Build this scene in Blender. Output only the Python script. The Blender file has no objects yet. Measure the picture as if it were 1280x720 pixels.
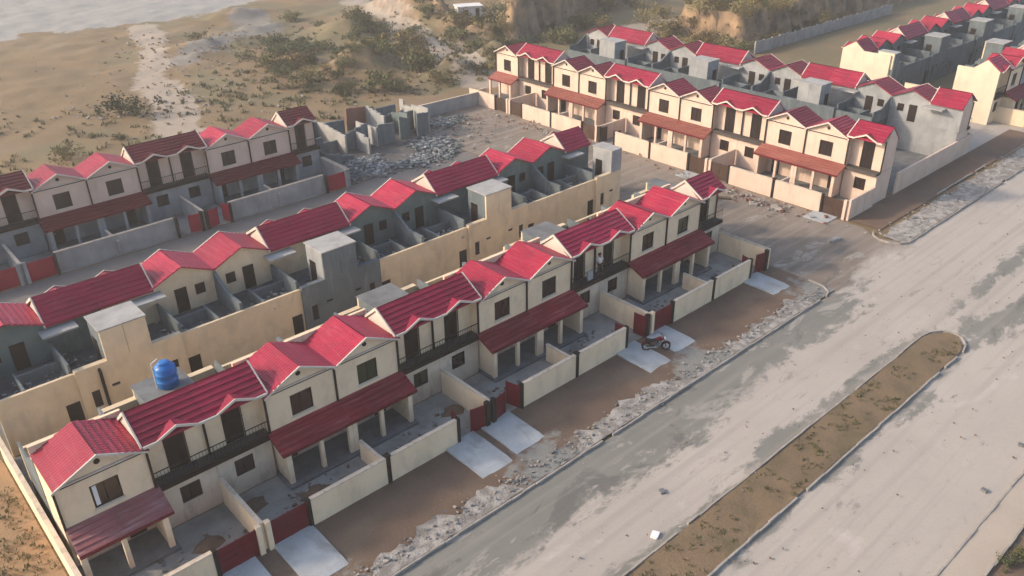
import bpy, bmesh, math, random
from mathutils import Vector, Matrix, noise as mnoise
random.seed(7)
S = bpy.context.scene
COL = S.collection
W, G = 7.75, 4.45            # house width, width of its gabled bay
HAZE = .0008
ORD = ['first','second','third','fourth','fifth','sixth','seventh','eighth']

# ------------------------------------------------------------------ materials
def nmat(name, base, base2=None, scale=.6, detail=6, rough=.85, spec=.25, bump=.15, bscale=14,
         stain=None, stain_amt=.45, stain_scale=(1.3, 1.3, .35), fine=.12, coord='pos', courses=None, sharp=(.35, .68)):
    m = bpy.data.materials.new(name); m.use_nodes = True
    nt = m.node_tree; N = nt.nodes; L = nt.links
    b = N['Principled BSDF']; b.inputs['Roughness'].default_value = rough
    b.inputs['Specular IOR Level'].default_value = spec
    if coord == 'pos':
        pos = N.new('ShaderNodeNewGeometry').outputs['Position']
    else:
        va = N.new('ShaderNodeVectorMath'); va.operation = 'ADD'; L.new(N.new('ShaderNodeTexCoord').outputs['Object'], va.inputs[0])
        vm = N.new('ShaderNodeVectorMath'); vm.operation = 'SCALE'; vm.inputs[0].default_value = (37., 53., 11.)
        L.new(N.new('ShaderNodeObjectInfo').outputs['Random'], vm.inputs['Scale']); L.new(vm.outputs[0], va.inputs[1]); pos = va.outputs[0]
    def noise(sc, det=6, vec=None, dist=0., ro=.6):
        n = N.new('ShaderNodeTexNoise'); n.inputs['Scale'].default_value = sc; n.inputs['Detail'].default_value = det
        n.inputs['Roughness'].default_value = ro
        n.inputs['Distortion'].default_value = dist
        L.new(vec or pos, n.inputs['Vector']); return n.outputs['Fac']
    def ramp(f, a, c):
        r = N.new('ShaderNodeMapRange'); r.inputs[1].default_value = a; r.inputs[2].default_value = c
        L.new(f, r.inputs[0]); return r.outputs[0]
    def mix(f, a, c):
        x = N.new('ShaderNodeMix'); x.data_type = 'RGBA'
        if isinstance(f, float): x.inputs[0].default_value = f
        else: L.new(f, x.inputs[0])
        for k, s in ((6, a), (7, c)):
            if isinstance(s, tuple): x.inputs[k].default_value = (*s, 1)
            else: L.new(s, x.inputs[k])
        return x.outputs[2]
    def mul(f, k):
        x = N.new('ShaderNodeMath'); x.operation = 'MULTIPLY'; L.new(f, x.inputs[0]); x.inputs[1].default_value = k; return x.outputs[0]
    col = mix(ramp(noise(scale, detail), *sharp), base, base2 or tuple(c*.8 for c in base))
    if stain:
        mp = N.new('ShaderNodeMapping'); mp.inputs['Scale'].default_value = stain_scale; L.new(pos, mp.inputs[0])
        col = mix(mul(ramp(noise(1., 7, mp.outputs[0], .4), .5, .72), stain_amt), col, stain)
    if fine:
        col = mix(mul(ramp(noise(scale*9+5, 4), .3, .75), fine), col, tuple(c*.45 for c in base))
    L.new(col, b.inputs['Base Color'])
    if coord == 'obj':
        hs = N.new('ShaderNodeHueSaturation'); mr = N.new('ShaderNodeMapRange'); L.new(N.new('ShaderNodeObjectInfo').outputs['Random'], mr.inputs[0])
        mr.inputs[3].default_value = .78; mr.inputs[4].default_value = 1.12; L.new(mr.outputs[0], hs.inputs['Value'])
        mp = N.new('ShaderNodeMapping'); mp.inputs['Scale'].default_value = (.5, .5, .5); L.new(pos, mp.inputs[0])
        col = mix(mul(ramp(noise(1.6, 8, mp.outputs[0], 1.), .52, .64), .5), col, tuple(min(1, c*.55+.012) for c in base))
        L.new(col, hs.inputs['Color']); col = hs.outputs[0]; L.new(col, b.inputs['Base Color'])
    h = noise(bscale, 5)
    if courses:      # pan-tile waves across the slope
        sep = N.new('ShaderNodeSeparateXYZ'); L.new(N.new('ShaderNodeTexCoord').outputs['Object'], sep.inputs[0])
        sn = N.new('ShaderNodeMath'); sn.operation = 'SINE'; L.new(mul(sep.outputs[courses], 28.), sn.inputs[0])
        ad = N.new('ShaderNodeMath'); ad.operation = 'ADD'; L.new(mul(sn.outputs[0], .5), ad.inputs[0]); L.new(h, ad.inputs[1]); h = ad.outputs[0]
    bp = N.new('ShaderNodeBump'); bp.inputs['Strength'].default_value = bump; bp.inputs['Distance'].default_value = .08
    L.new(h, bp.inputs['Height']); L.new(bp.outputs[0], b.inputs['Normal'])
    return m

CREAM  = nmat('cream_plaster', (.82,.64,.44), (.75,.575,.39), stain=(.42,.34,.26), stain_scale=(1.2,1.2,.6), stain_amt=.4, bump=.1, fine=.06)
CREAMP = nmat('pale_cream_plaster', (.68,.585,.44), (.6,.51,.38), stain=(.4,.34,.26), stain_amt=.3, bump=.1, fine=.06)
CREAMY = nmat('yellow_cream_plaster', (.70,.56,.375), (.58,.455,.30), stain=(.38,.31,.235), stain_scale=(1.1,1.1,.5), stain_amt=.5, bump=.1, fine=.06)
PINK   = nmat('pink_cream_plaster', (.66,.50,.40), (.58,.43,.34), stain=(.36,.28,.22), stain_amt=.35, bump=.1, fine=.05)
DULL   = nmat('dusty_plaster', (.66,.535,.41), (.54,.44,.34), stain=(.25,.215,.18), stain_scale=(2.2,2.2,.6), stain_amt=.65, bump=.12, fine=.1)
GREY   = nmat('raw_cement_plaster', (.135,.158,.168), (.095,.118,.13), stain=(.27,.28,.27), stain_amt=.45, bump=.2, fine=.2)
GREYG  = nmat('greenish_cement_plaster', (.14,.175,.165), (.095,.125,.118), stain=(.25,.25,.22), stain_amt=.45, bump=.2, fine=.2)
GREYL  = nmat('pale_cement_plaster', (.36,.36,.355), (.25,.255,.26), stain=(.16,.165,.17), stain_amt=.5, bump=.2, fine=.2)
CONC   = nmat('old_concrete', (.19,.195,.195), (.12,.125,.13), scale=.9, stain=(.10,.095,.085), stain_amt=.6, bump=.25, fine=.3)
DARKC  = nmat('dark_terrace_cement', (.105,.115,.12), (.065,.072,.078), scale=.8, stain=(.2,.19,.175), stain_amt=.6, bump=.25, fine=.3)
SLAB   = nmat('roof_slab_cement', (.42,.405,.38), (.30,.29,.275), scale=.7, stain=(.2,.19,.175), bump=.2, fine=.2)
TRIM   = nmat('pale_trim', (.62,.54,.46), (.52,.45,.38), bump=.05, fine=.05)
RK = dict(rough=.5, spec=.3, bump=.22, bscale=5, stain_amt=.6, scale=.45, fine=.12, coord='obj')
ALX, ALY = (.45, 5., 5.), (5., .45, 5.)
ROOFG  = nmat('red_gable_tile', (.40,.022,.056), (.29,.013,.04), courses=1, stain=(.42,.085,.11), stain_scale=ALY, **RK)
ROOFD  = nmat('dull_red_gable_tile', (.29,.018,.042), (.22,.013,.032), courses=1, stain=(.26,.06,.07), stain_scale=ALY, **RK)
ROOFB  = nmat('crimson_tile', (.32,.011,.046), (.23,.008,.034), courses=0, stain=(.38,.07,.095), stain_scale=ALX, **RK)
ROOFM  = nmat('maroon_tile', (.14,.010,.016), (.10,.008,.013), courses=0, stain=(.18,.05,.05), stain_scale=ALX, **RK)
CANOPY = nmat('porch_tile', (.24,.016,.026), (.16,.012,.02), courses=0, stain=(.42,.15,.15), stain_scale=ALX, **RK)
CANOPP = nmat('faded_porch_tile', (.36,.12,.13), (.25,.09,.09), courses=0, stain=(.48,.34,.33), stain_scale=ALX, **{**RK,'stain_amt':.9})
CANOPD = nmat('dusty_porch_tile', (.28,.09,.068), (.22,.06,.048), courses=0, stain=(.34,.16,.13), stain_scale=ALX, **RK)
BROWN  = nmat('dark_brown_timber', (.022,.011,.009), (.014,.008,.006), rough=.5, bump=.05, fine=0)
GLASS  = nmat('dark_window_glass', (.022,.014,.012), (.03,.017,.014), rough=.25, spec=.5, bump=0, fine=0)
GLASSR = nmat('reddish_window_glass', (.05,.02,.018), (.03,.014,.013), rough=.12, spec=.6, bump=0, fine=0)
GLASSG = nmat('green_reflection_glass', (.05,.055,.03), (.03,.03,.02), rough=.12, spec=.6, bump=0, fine=0)  # green reflection put into the pane colour
PIPE   = nmat('dark_drain_pipe', (.022,.016,.014), rough=.5, bump=0, fine=0)
IRON   = nmat('black_iron', (.02,.018,.018), rough=.45, bump=0, fine=0)
MAROON = nmat('maroon_gate_paint', (.15,.008,.016), (.10,.006,.012), rough=.45, bump=.05, fine=.1)
REDG   = nmat('red_gate_paint', (.33,.01,.035), (.24,.008,.028), rough=.45, bump=.05, fine=.1)
GATEB  = nmat('brown_gate_paint', (.075,.04,.028), (.05,.028,.02), rough=.5, bump=.05, fine=.1)
BLUE   = nmat('blue_plastic', (.012,.15,.45), (.01,.12,.38), rough=.4, spec=.4, bump=.02, fine=0)
WHITE  = nmat('white_paint', (.75,.74,.72), (.66,.65,.63), bump=.03, fine=.05)
BRICKR = nmat('red_brick', (.27,.12,.085), (.2,.09,.065), bump=.3, fine=.3)

BALC   = nmat('dark_balcony_floor', (.085,.07,.062), (.06,.05,.045), bump=.1)  # plain dark brown floor colour
# ------------------------------------------------------------------ mesh builder
class MB:
    mir = False
    def __init__(s): s.v = []; s.f = []; s.m = []
    def poly(s, pts, mi=0):
        n = len(s.v); s.v += [tuple(p) for p in pts]; s.f.append(list(range(n, n+len(pts)))); s.m.append(mi)
    def box(s, x0, x1, y0, y1, z0, z1, mi=0):
        n = len(s.v)
        s.v += [(x,y,z) for z in (z0,z1) for y in (y0,y1) for x in (x0,x1)]
        for q in ((0,2,3,1),(4,5,7,6),(0,1,5,4),(2,6,7,3),(0,4,6,2),(1,3,7,5)):
            s.f.append([n+i for i in q]); s.m.append(mi)
    def prism(s, pts, a, b, axis, mi=0):   # pts in the plane normal to axis ('x': (y,z), 'y': (x,z), 'z': (x,y))
        k = len(pts); n = len(s.v)
        mk = {'x': lambda p,t:(t,p[0],p[1]), 'y': lambda p,t:(p[0],t,p[1]), 'z': lambda p,t:(p[0],p[1],t)}[axis]
        s.v += [mk(p,a) for p in pts]+[mk(p,b) for p in pts]
        s.f += [list(range(n,n+k)), list(range(n+2*k-1,n+k-1,-1))]; s.m += [mi,mi]
        for i in range(k):
            j=(i+1)%k; s.f.append([n+i,n+k+i,n+k+j,n+j]); s.m.append(mi)
    def tube(s, p, q, r, n=8, r2=None, mi=0):
        p=Vector(p); q=Vector(q); d=(q-p).normalized(); r2=r if r2 is None else r2
        a=d.orthogonal().normalized(); b=d.cross(a); k=len(s.v)
        for c,rr in ((p,r),(q,r2)):
            for i in range(n):
                t=2*math.pi*i/n; s.v.append(tuple(c+rr*(a*math.cos(t)+b*math.sin(t))))
        s.f += [list(range(k,k+n)), list(range(k+2*n-1,k+n-1,-1))]; s.m += [mi,mi]
        for i in range(n):
            j=(i+1)%n; s.f.append([k+i,k+n+i,k+n+j,k+j]); s.m.append(mi)
    def lathe(s, prof, n=20, c=(0,0,0), mi=0):
        k=len(s.v)
        for r,z in prof:
            for i in range(n):
                t=2*math.pi*i/n; s.v.append((c[0]+r*math.cos(t),c[1]+r*math.sin(t),c[2]+z))
        for a in range(len(prof)-1):
            for i in range(n):
                j=(i+1)%n; s.f.append([k+a*n+i,k+a*n+j,k+(a+1)*n+j,k+(a+1)*n+i]); s.m.append(mi)
        s.f.append([k+i for i in range(n)][::-1]); s.m.append(mi)
        s.f.append([k+(len(prof)-1)*n+i for i in range(n)]); s.m.append(mi)
    def ring(s, c, R, r, axis='y', n=20, k=8):
        b=len(s.v)
        for i in range(n):
            t=2*math.pi*i/n
            for j in range(k):
                u=2*math.pi*j/k; rr=R+r*math.cos(u); h=r*math.sin(u)
                s.v.append((c[0]+rr*math.cos(t), c[1]+h, c[2]+rr*math.sin(t)))
        for i in range(n):
            for j in range(k):
                s.f.append([b+i*k+j, b+i*k+(j+1)%k, b+((i+1)%n)*k+(j+1)%k, b+((i+1)%n)*k+j]); s.m.append(0)
    def holed(s, x0, x1, z0, z1, y, holes, dep, mi=0):
        """wall skin facing -y with rectangular openings and their reveals"""
        xs=sorted({x0,x1,*[h[0] for h in holes],*[h[1] for h in holes]}); zs=sorted({z0,z1,*[h[2] for h in holes],*[h[3] for h in holes]})
        for i in range(len(xs)-1):
            for j in range(len(zs)-1):
                cx=(xs[i]+xs[i+1])/2; cz=(zs[j]+zs[j+1])/2
                if any(h[0]<cx<h[1] and h[2]<cz<h[3] for h in holes): continue
                s.poly([(xs[i],y,zs[j]),(xs[i+1],y,zs[j]),(xs[i+1],y,zs[j+1]),(xs[i],y,zs[j+1])],mi)
        for (a,b,c,d) in [*holes,(x0,x1,z0,z1)]:
            for p,q in (((a,c),(b,c)),((b,c),(b,d)),((b,d),(a,d)),((a,d),(a,c))):
                s.poly([(p[0],y,p[1]),(q[0],y,q[1]),(q[0],y+dep,q[1]),(p[0],y+dep,p[1])],mi)
    def build(s, name, mats, parent=None, smooth=False, loc=None):
        me=bpy.data.meshes.new(name)
        v=[(W-x,y,z) for x,y,z in s.v] if MB.mir else s.v
        f=[q[::-1] for q in s.f] if MB.mir else s.f
        me.from_pydata(v,[],f)
        if not isinstance(mats,(list,tuple)): mats=[mats]
        for m in mats: me.materials.append(m)
        me.polygons.foreach_set('material_index', s.m)
        if smooth: me.polygons.foreach_set('use_smooth',[True]*len(me.polygons))
        me.update()
        o=bpy.data.objects.new(name,me); COL.objects.link(o)
        if parent: o.parent=parent
        if loc: o.location=loc
        return o

def tag(o, label=None, cat=None, group=None, kind=None):
    if label: o['label']=label
    if cat: o['category']=cat
    if group: o['group']=group
    if kind: o['kind']=kind
    return o
def thing(name, label, cat, loc=(0,0,0), rz=0., group=None):
    o=bpy.data.objects.new(name,None); COL.objects.link(o); o.location=loc; o.rotation_euler=(0,0,rz); o.empty_display_size=.2
    return tag(o,label,cat,group)
def copy_tree(o, parent=None, skip=(), over=None):
    c=o.copy(); COL.objects.link(c); c.parent=parent
    nm=o.name.split('.')[0]
    if over and nm in over and c.type=='MESH':
        for k,mt in enumerate(over[nm] if isinstance(over[nm],(list,tuple)) else [over[nm]]):
            if mt is not None: c.material_slots[k].link='OBJECT'; c.material_slots[k].material=mt
    for ch in o.children:
        if ch.name.split('.')[0] in skip: continue
        copy_tree(ch,c,skip,over)
    return c

# ------------------------------------------------------------------ one house (local: facade y=0, ground z=0, gabled bay x 0..G, balcony bay G..W)
def saw(p, q, n, st):
    out=[]
    for i in range(n):
        a=i/n; b=(i+1)/n
        out += [(p[0]+(q[0]-p[0])*a, p[1]+(q[1]-p[1])*a+st), (p[0]+(q[0]-p[0])*b, p[1]+(q[1]-p[1])*b+st*.15)]
    return out
EG, AG, EB, RB, YB = 5.75, 6.75, 6.05, 7.12, 1.68     # eaves/apex of gable, eaves/ridge of balcony roof, ridge y
def make_house(mir):
    MB.mir=mir
    root=bpy.data.objects.new('house',None); COL.objects.link(root)
    up=(1.55,2.95,3.55,4.97); gw=(5.62,6.75,1.2,2.32); pw=(.9,1.5,1.5,2.3); pd=(2.75,3.65,.2,2.35); bd=(5.6,6.68,3.12,5.3)
    m=MB()
    m.holed(.01,G,0,3.1,.6,[pw,pd],.14); m.box(.01,G-.14,.745,3.08,0,3.1)
    m.box(G-.139,G+.0,.745,3.08,0,3.1)
    m.holed(G+.003,W-.01,0,2.86,.1,[gw],.14); m.box(G+.005,W-.01,.245,3.08,0,3.06)
    m.build('lower_wall',CREAM,root)
    m=MB()
    m.holed(.02,G,3.102,EG-.02,0,[up],.14); m.box(.02,G,.141,3.08,3.104,EG-.02)
    m.prism([(.02,EG-.018),(G,EG-.018),(G/2,AG-.06)],.01,3.07,'y')
    m.holed(G+.003,W-.01,3.12,6.28,.75,[bd],.14); m.box(G+.003,W-.01,.895,3.08,3.104,5.9)
    m.prism([(.9,5.9),(3.08,5.9),(YB,RB-.12)],G+.01,W-.02,'x')
    up_o=m.build('upper_wall',CREAM,root)
    # gable trim: rakes, base ledge with a dark strip painted as its shadow, round vent
    m=MB(); t=.13
    for s in (-1,1):
        c=G/2; e=c+s*(G/2+.12)
        m.prism([(c,AG+.1),(c,AG-.04),(e,EG-.12),(e,EG+.0)][::s],-.38,-.30,'y')
    m.box(.0,G+.0,-.1,.0,EG-.1,EG-.02)
    m.build('gable_fascia',TRIM,root)
    m=MB(); m.box(.05,G-.05,-.07,-.0,EG-.19,EG-.102); m.build('ledge_shadow_strip',BROWN,root)
    m=MB(); m.tube((G/2,-.03,6.22),(G/2,.02,6.22),.15,14); m.build('gable_vent',PIPE,root)
    # roofs
    m=MB(); c=G/2; x0,x1=-.0,G+.14; z0=EG-.0
    a=saw((x0,z0),(c,AG),7,.065); b=saw((x1,z0),(c,AG),7,.065)[::-1]
    m.prism([(x0,z0-.08)]+a+[(c,AG+.07)]+b+[(x1,z0-.08),(c,AG-.05)],-.36,3.34,'y')
    m.build('gable_roof',ROOFG,root)
    m=MB()
    a=saw((-.22,EB-.06),(YB,RB),6,.085); yr=3.34
    b=saw((yr,5.72),(YB,RB),6,.085)[::-1]
    m.prism([(-.22,EB-.14)]+a+[(YB,RB+.07)]+b+[(yr,5.62),(YB,RB-.08)],G-.12,W,'x')
    br=m.build('balcony_roof',ROOFB,root)
    m=MB()
    for (ya,za,yb,zb) in ((-.26,EB-.06,YB,RB),(yr+.04,5.72,YB,RB)):
        m.prism([(ya,za+.06),(yb,zb+.1),(yb,zb-.12),(ya,za-.12)],G-.21,G-.123,'x')
    m.build('verge_board',TRIM,br)
    m=MB(); m.prism([(.2,5.9),(3.12,5.76),(YB,RB-.1)],G-.11,G+.008,'x'); m.build('gable_end',TRIM,root)
    # dormer over the balcony door
    c=6.14; hw=1.12
    m=MB()
    a=saw((c-hw,6.02),(c,6.47),3,.03); b=saw((c+hw,6.02),(c,6.47),3,.03)[::-1]
    m.prism([(c-hw,5.97)]+a+[(c,6.51)]+b+[(c+hw,5.97),(c,6.4)],-.3,1.3,'y')
    d=m.build('dormer_roof',ROOFB,root)
    m=MB()
    for s in (-1,1):
        e=c+s*(hw+.03); m.prism([(c,6.57),(c,6.41),(e,5.92),(e,6.06)][::s],-.36,-.302,'y')
        e0=c+s*(hw+.03); e1=(G-.1 if s<0 else W)
        m.box(min(e0,e1),max(e0,e1),-.33,-.225,5.9,6.04)
    m.build('eave_board',TRIM,d)
    # openings
    def window(name,h,y,bars=1):
        f=MB(); w=.07
        f.box(h[0],h[0]+w,y+.05,y+.12,h[2],h[3]); f.box(h[1]-w,h[1],y+.05,y+.12,h[2],h[3])
        f.box(h[0]+w,h[1]-w,y+.05,y+.12,h[2],h[2]+w); f.box(h[0]+w,h[1]-w,y+.05,y+.12,h[3]-w,h[3])
        for k in range(bars):
            cx=h[0]+(h[1]-h[0])*(k+1)/(bars+1); f.box(cx-.025,cx+.025,y+.055,y+.115,h[2]+w,h[3]-w)
        o=f.build(name,BROWN,root)
        p=MB(); p.box(h[0]+.02,h[1]-.02,y+.09,y+.135,h[2]+.02,h[3]-.02); p.build('pane',GLASS,o)
        return o
    o=window('window',up,0); m=MB(); m.box(up[0]-.08,up[1]+.08,-.07,.04,up[2]-.1,up[2]-.012); m.build('sill',TRIM,o)
    window('window',gw,.1); window('window',pw,.6,0)
    m=MB(); m.box(pd[0],pd[1],.66,.73,pd[2],pd[3]); o=m.build('door',BROWN,root); m=MB(); m.tube((3.5,.62,1.2),(3.5,.66,1.2),.04); m.build('handle',TRIM,o)
    m=MB(); m.box(bd[0],bd[1],.81,.88,bd[2],bd[3]); m.prism([(bd[0]-.04,5.3),(bd[1]+.04,5.3),(bd[1]+.04,5.95),(c,6.25),(bd[0]-.04,5.95)],.7,.747,'y')
    m.box(bd[0]-.04,bd[0],.7,.747,bd[2],5.3); m.box(bd[1],bd[1]+.04,.7,.747,bd[2],5.3)
    for q in (.35,.68): m.box(bd[0]+q*1.08-.03,bd[0]+q*1.08+.03,.785,.808,bd[2],bd[3])
    m.box(bd[0],bd[1],.78,.806,4.5,4.58)
    m.build('balcony_door',BROWN,root)
    # balcony
    m=MB(); m.box(G+.01,W,-.12,.74,2.87,3.1); m.build('balcony_slab',BALC,root)
    m=MB(); m.box(G+.02,W,-.19,-.121,2.84,3.14); m.build('balcony_edge',BROWN,root)
    m=MB(); m.box(G+.04,W-.005,-.085,-.045,4.04,4.09); m.box(G+.04,W-.005,-.08,-.05,3.2,3.23)
    n=17
    for k in range(n+1):
        x=G+.05+(W-G-.07)*k/n; m.box(x-.009,x+.009,-.074,-.056,3.1,4.04)
    m.build('railing',IRON,root)
    # drain pipes
    for nm,x,y,za,zb in (('p',.0,-.06,3.1,5.6),('p',G+.03,-.07,3.15,5.75),('p',W-.0,.64,3.1,6.0)):
        m=MB(); m.box(x-.055,x+.055,y-.05,y+.05,za,zb); m.build('drain_pipe',PIPE,root)
    # porch
    m=MB(); e=[]
    a=saw((-1.6,2.5),(-.0,3.2),5,.075)
    m.prism([(-1.6,2.4)]+a+[(-.0,3.06)],-.0,G+.2,'x'); po=m.build('porch_roof',CANOPY,root)
    m=MB(); m.box(0,G+.19,-1.67,-1.602,2.38,2.53); m.build('fascia',MAROON,po)
    for x,w in ((.16,.3),(2.1,.24),(4.2,.3)):
        m=MB(); m.box(x-w/2,x+w/2,-1.45,-1.21,.2,2.5); m.box(x-w/2-.04,x+w/2+.04,-1.49,-1.17,2.3,2.38); m.build('column',CREAM,root)
    m=MB(); m.box(4.1,4.3,-1.2,.6,.2,2.6); m.build('porch_side_wall',CREAM,root)
    m=MB(); m.box(.0,G+.05,-1.75,.598,.012,.2); m.build('porch_floor',CONC,root)
    # rear
    m=MB(); rd=(2.1,2.95,3.25,5.1); rw=(.8,1.5,4.2,5.0)
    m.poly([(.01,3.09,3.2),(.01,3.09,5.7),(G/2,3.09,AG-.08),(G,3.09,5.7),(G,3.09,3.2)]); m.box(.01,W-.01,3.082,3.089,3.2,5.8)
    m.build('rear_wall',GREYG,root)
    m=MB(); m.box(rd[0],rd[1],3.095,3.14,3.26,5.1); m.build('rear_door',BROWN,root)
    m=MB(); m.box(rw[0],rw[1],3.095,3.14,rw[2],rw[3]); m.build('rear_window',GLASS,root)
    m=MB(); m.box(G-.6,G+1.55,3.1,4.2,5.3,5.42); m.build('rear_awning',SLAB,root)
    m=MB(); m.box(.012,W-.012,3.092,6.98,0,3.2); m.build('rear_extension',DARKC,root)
    # rear parapet wall (cream) facing +y with openings, built as a skin then turned round
    m=MB(); hs=[(3.45,4.3,.15,2.0),(5.0,5.5,1.15,2.4),(6.25,6.75,2.2,2.42)]
    def turned(x0,x1,z1,y,hh,nm,mt):
        k=MB(); k.holed(x0,x1,0,z1,y,hh,.14); q=MB()
        for (x,yy,z) in k.v: q.v.append((x,7.18-yy,z))
        q.f=[f_[::-1] for f_ in k.f]; q.m=k.m; q.box(x0,x1,6.985,7.039-y,0,z1)
        if nm=='rear_parapet': q.box(x0,x1,6.99,7.2,z1+.002,z1+.06)
        return q.build(nm,mt,root)
    rs=turned(4.403,W,4.15,-.22,[hs[1],hs[2]],'rear_step',CREAMY)
    rp=turned(0,4.4,3.9,0,[hs[0]],'rear_parapet',CREAMY)
    m=MB(); m.box(hs[0][0],hs[0][1],7.045,7.09,.15,2.0); m.build('back_door',BROWN,rp)
    for h in hs[1:]:
        m=MB(); m.box(h[0],h[1],7.265,7.3,h[2],h[3]); m.build('back_window',GLASS,rs)
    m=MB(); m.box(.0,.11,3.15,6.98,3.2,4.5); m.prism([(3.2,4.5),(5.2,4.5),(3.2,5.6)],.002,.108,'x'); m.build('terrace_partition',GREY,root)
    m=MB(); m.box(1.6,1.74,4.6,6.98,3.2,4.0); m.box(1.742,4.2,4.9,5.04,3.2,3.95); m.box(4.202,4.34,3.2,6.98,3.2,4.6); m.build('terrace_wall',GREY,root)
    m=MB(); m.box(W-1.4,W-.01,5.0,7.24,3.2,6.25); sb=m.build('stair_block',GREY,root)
    m=MB(); m.box(W-1.406,W-.012,7.242,7.398,4.152,6.25); m.build('block_face',CREAMY,sb)
    m=MB(); m.box(W-1.47,W-.002,4.9,7.44,6.252,6.34); m.build('block_slab',SLAB,sb)
    m=MB(); m.box(W-1.445,W-1.402,5.4,6.2,3.25,5.1); m.build('block_door',BROWN,sb)
    MB.mir=False
    return root
HL, HR = make_house(False), make_house(True)
used=set()
HN=[]
def place_house(row, k, mirrored, loc, rz, label, sx=1., sz=1., skip=(), over=None, group=None):
    src=HR if mirrored else HL
    c=copy_tree(src,None,skip,over); c.location=loc; c.rotation_euler=(0,0,rz); c.scale=(sx,1,sz)
    return tag(c,label,'house',group)

# ------------------------------------------------------------------ rows
A_Y, A_X = 37.4, 3.85
LOWGREY={'lower_wall':GREYL,'column':GREYL,'porch_side_wall':GREYL,'porch_roof':ROOFM,'balcony_roof':ROOFM,'dormer_roof':ROOFM}
rowsA=[]
featA={0:'cream house at the earth-bank end of the nearest row, bare gable end wall lit',
       1:'cream house in the nearest row, just past the blue roof tank',
       2:'cream house third from the earth-bank end of the nearest row, maroon gate leaf ajar',
       3:'cream house in the middle of the nearest row, beside the twin maroon gate leaves',
       4:'cream house fifth from the earth-bank end of the nearest row, motorcycle before its gate',
       5:'cream house in the nearest row with a white-shirted person on its balcony',
       6:'cream house closing the side-street end of the nearest row, balcony corner open'}
for k in range(7):
    ex={'lower_wall':DULL}
    if k==0: ex['porch_roof']=CANOPP
    ex['block_slab']=CONC; ex['pane']=[GLASS,GLASSR,GLASSG,GLASSR,GLASS,GLASSR,GLASSG][k]
    place_house('A',k,k%2==1,(A_X+k*W,A_Y,0),0,featA[k],group='cream houses in the nearest row',over=ex,
                skip=())
# parapets behind the nearest row's gables
for h in [o for o in COL.objects if o.type=='EMPTY' and o.get('group')=='cream houses in the nearest row']:
    mir=h.name and any(abs((h.location.x-A_X)/W-q)<.01 for q in (1,3,5))
    MB.mir=mir; m=MB(); m.box(.01,G+.1,3.36,3.5,3.21,6.2); m.box(.0,G+.12,3.34,3.54,6.202,6.28); m.build('roof_parapet',CREAM,h); MB.mir=False
    for ch in h.children:
        if ch.name.startswith('stair_block'): ch.scale.z=.54; ch.location.z=1.47
B_Y, B_X, BW = 57.15, 58.95, 7.86
for k in range(7):       # k counted from the side-street end
    creamy = k in (5,)
    over={'lower_wall':GREYL}
    if k in (3,4): over.update({'block_face':GREY,'rear_step':GREY})
    if k in (4,5): over['rear_wall']=CREAMY
    if k==4: over['stair_block']=GREYL
    if k==0: over.update({'block_face':GREYL,'stair_block':GREYL})
    mirrored=(k%2==0)    # local x runs along -X; first house has its balcony bay at the street end
    lab={0:'grey-backed house ending the middle row by the side street, pale end block',
         1:'grey-backed house second from the side street in the middle row',
         2:'grey-backed house third from the side street in the middle row',
         3:'grey-backed house in the centre of the middle row, raw cement stair block',
         4:'half-painted house of the middle row, yellow rear upper wall beside a grey block',
         5:'half-painted house of the middle row, second from its earth-bank end',
         6:'grey-backed house at the earth-bank end of the middle row'}[k]
    place_house('B',k,mirrored,(B_X-k*BW,B_Y,0),math.pi,lab,sx=BW/W,over=over,group='grey-backed houses in the middle row')
C_Y, CW = 79.0, 7.95
for j,x in enumerate((3.1,11.05,19.0,26.95,34.9)):
    mirrored=(j%2==1)
    lab=['pink-cream house cut by the frame edge in the row by the dry field',
         'pink-cream house second in the dry-field row, above the red yard gates',
         'pink-cream house third in the dry-field row, right of the double gable',
         'pink-cream house fourth in the dry-field row, left half of its last gable pair',
         'pink-cream house ending the dry-field row beside the roofless ruins'][j]
    place_house('C',j,mirrored,(x,C_Y,0),0,lab,sx=CW/W,sz=1.02,skip=('stair_block',),over={**LOWGREY,'upper_wall':PINK},group='pink-cream houses by the dry field')
R1_X, RW = 77.4, 8.0
for k in range(7):
    lab=[f'sunlit pink house at the field end of the side-street row, beside scrub mounds',
         *[f'sunlit pink house {ORD[i]} from the field end of the side-street row' for i in range(1,6)],
         'sunlit pink house closing the side-street row at the main road, tall blank end wall'][k]
    sk=('railing','rear_extension','rear_parapet','rear_step','stair_block','terrace_partition','terrace_wall','rear_awning')
    place_house('R1',k,k%2==1,(R1_X,89-k*RW,0),-math.pi/2,lab,sx=RW/W,sz=1.07,skip=sk,
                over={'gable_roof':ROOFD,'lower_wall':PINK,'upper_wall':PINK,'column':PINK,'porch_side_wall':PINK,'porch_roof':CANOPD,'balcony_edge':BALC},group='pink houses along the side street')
R2_X=98.9
for k in range(7):
    lab=['grey-backed house nearest the main road behind the pink row, bare end block',
         *[f'grey-backed house {ORD[i]} from the main road behind the pink row' for i in range(1,6)],
         'grey-backed house at the scrub end behind the pink row'][k]
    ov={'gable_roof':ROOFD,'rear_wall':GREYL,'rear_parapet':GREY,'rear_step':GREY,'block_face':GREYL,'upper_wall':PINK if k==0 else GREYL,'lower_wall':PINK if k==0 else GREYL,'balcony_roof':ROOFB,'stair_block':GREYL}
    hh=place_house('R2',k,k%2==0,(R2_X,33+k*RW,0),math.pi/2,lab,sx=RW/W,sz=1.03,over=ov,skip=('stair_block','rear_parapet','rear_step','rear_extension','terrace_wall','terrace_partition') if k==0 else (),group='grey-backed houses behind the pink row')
    if k==0: m=MB(); m.box(.03,W-.03,3.096,3.2,0,3.19); m.build('rear_wall',GREYL,hh)
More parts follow.
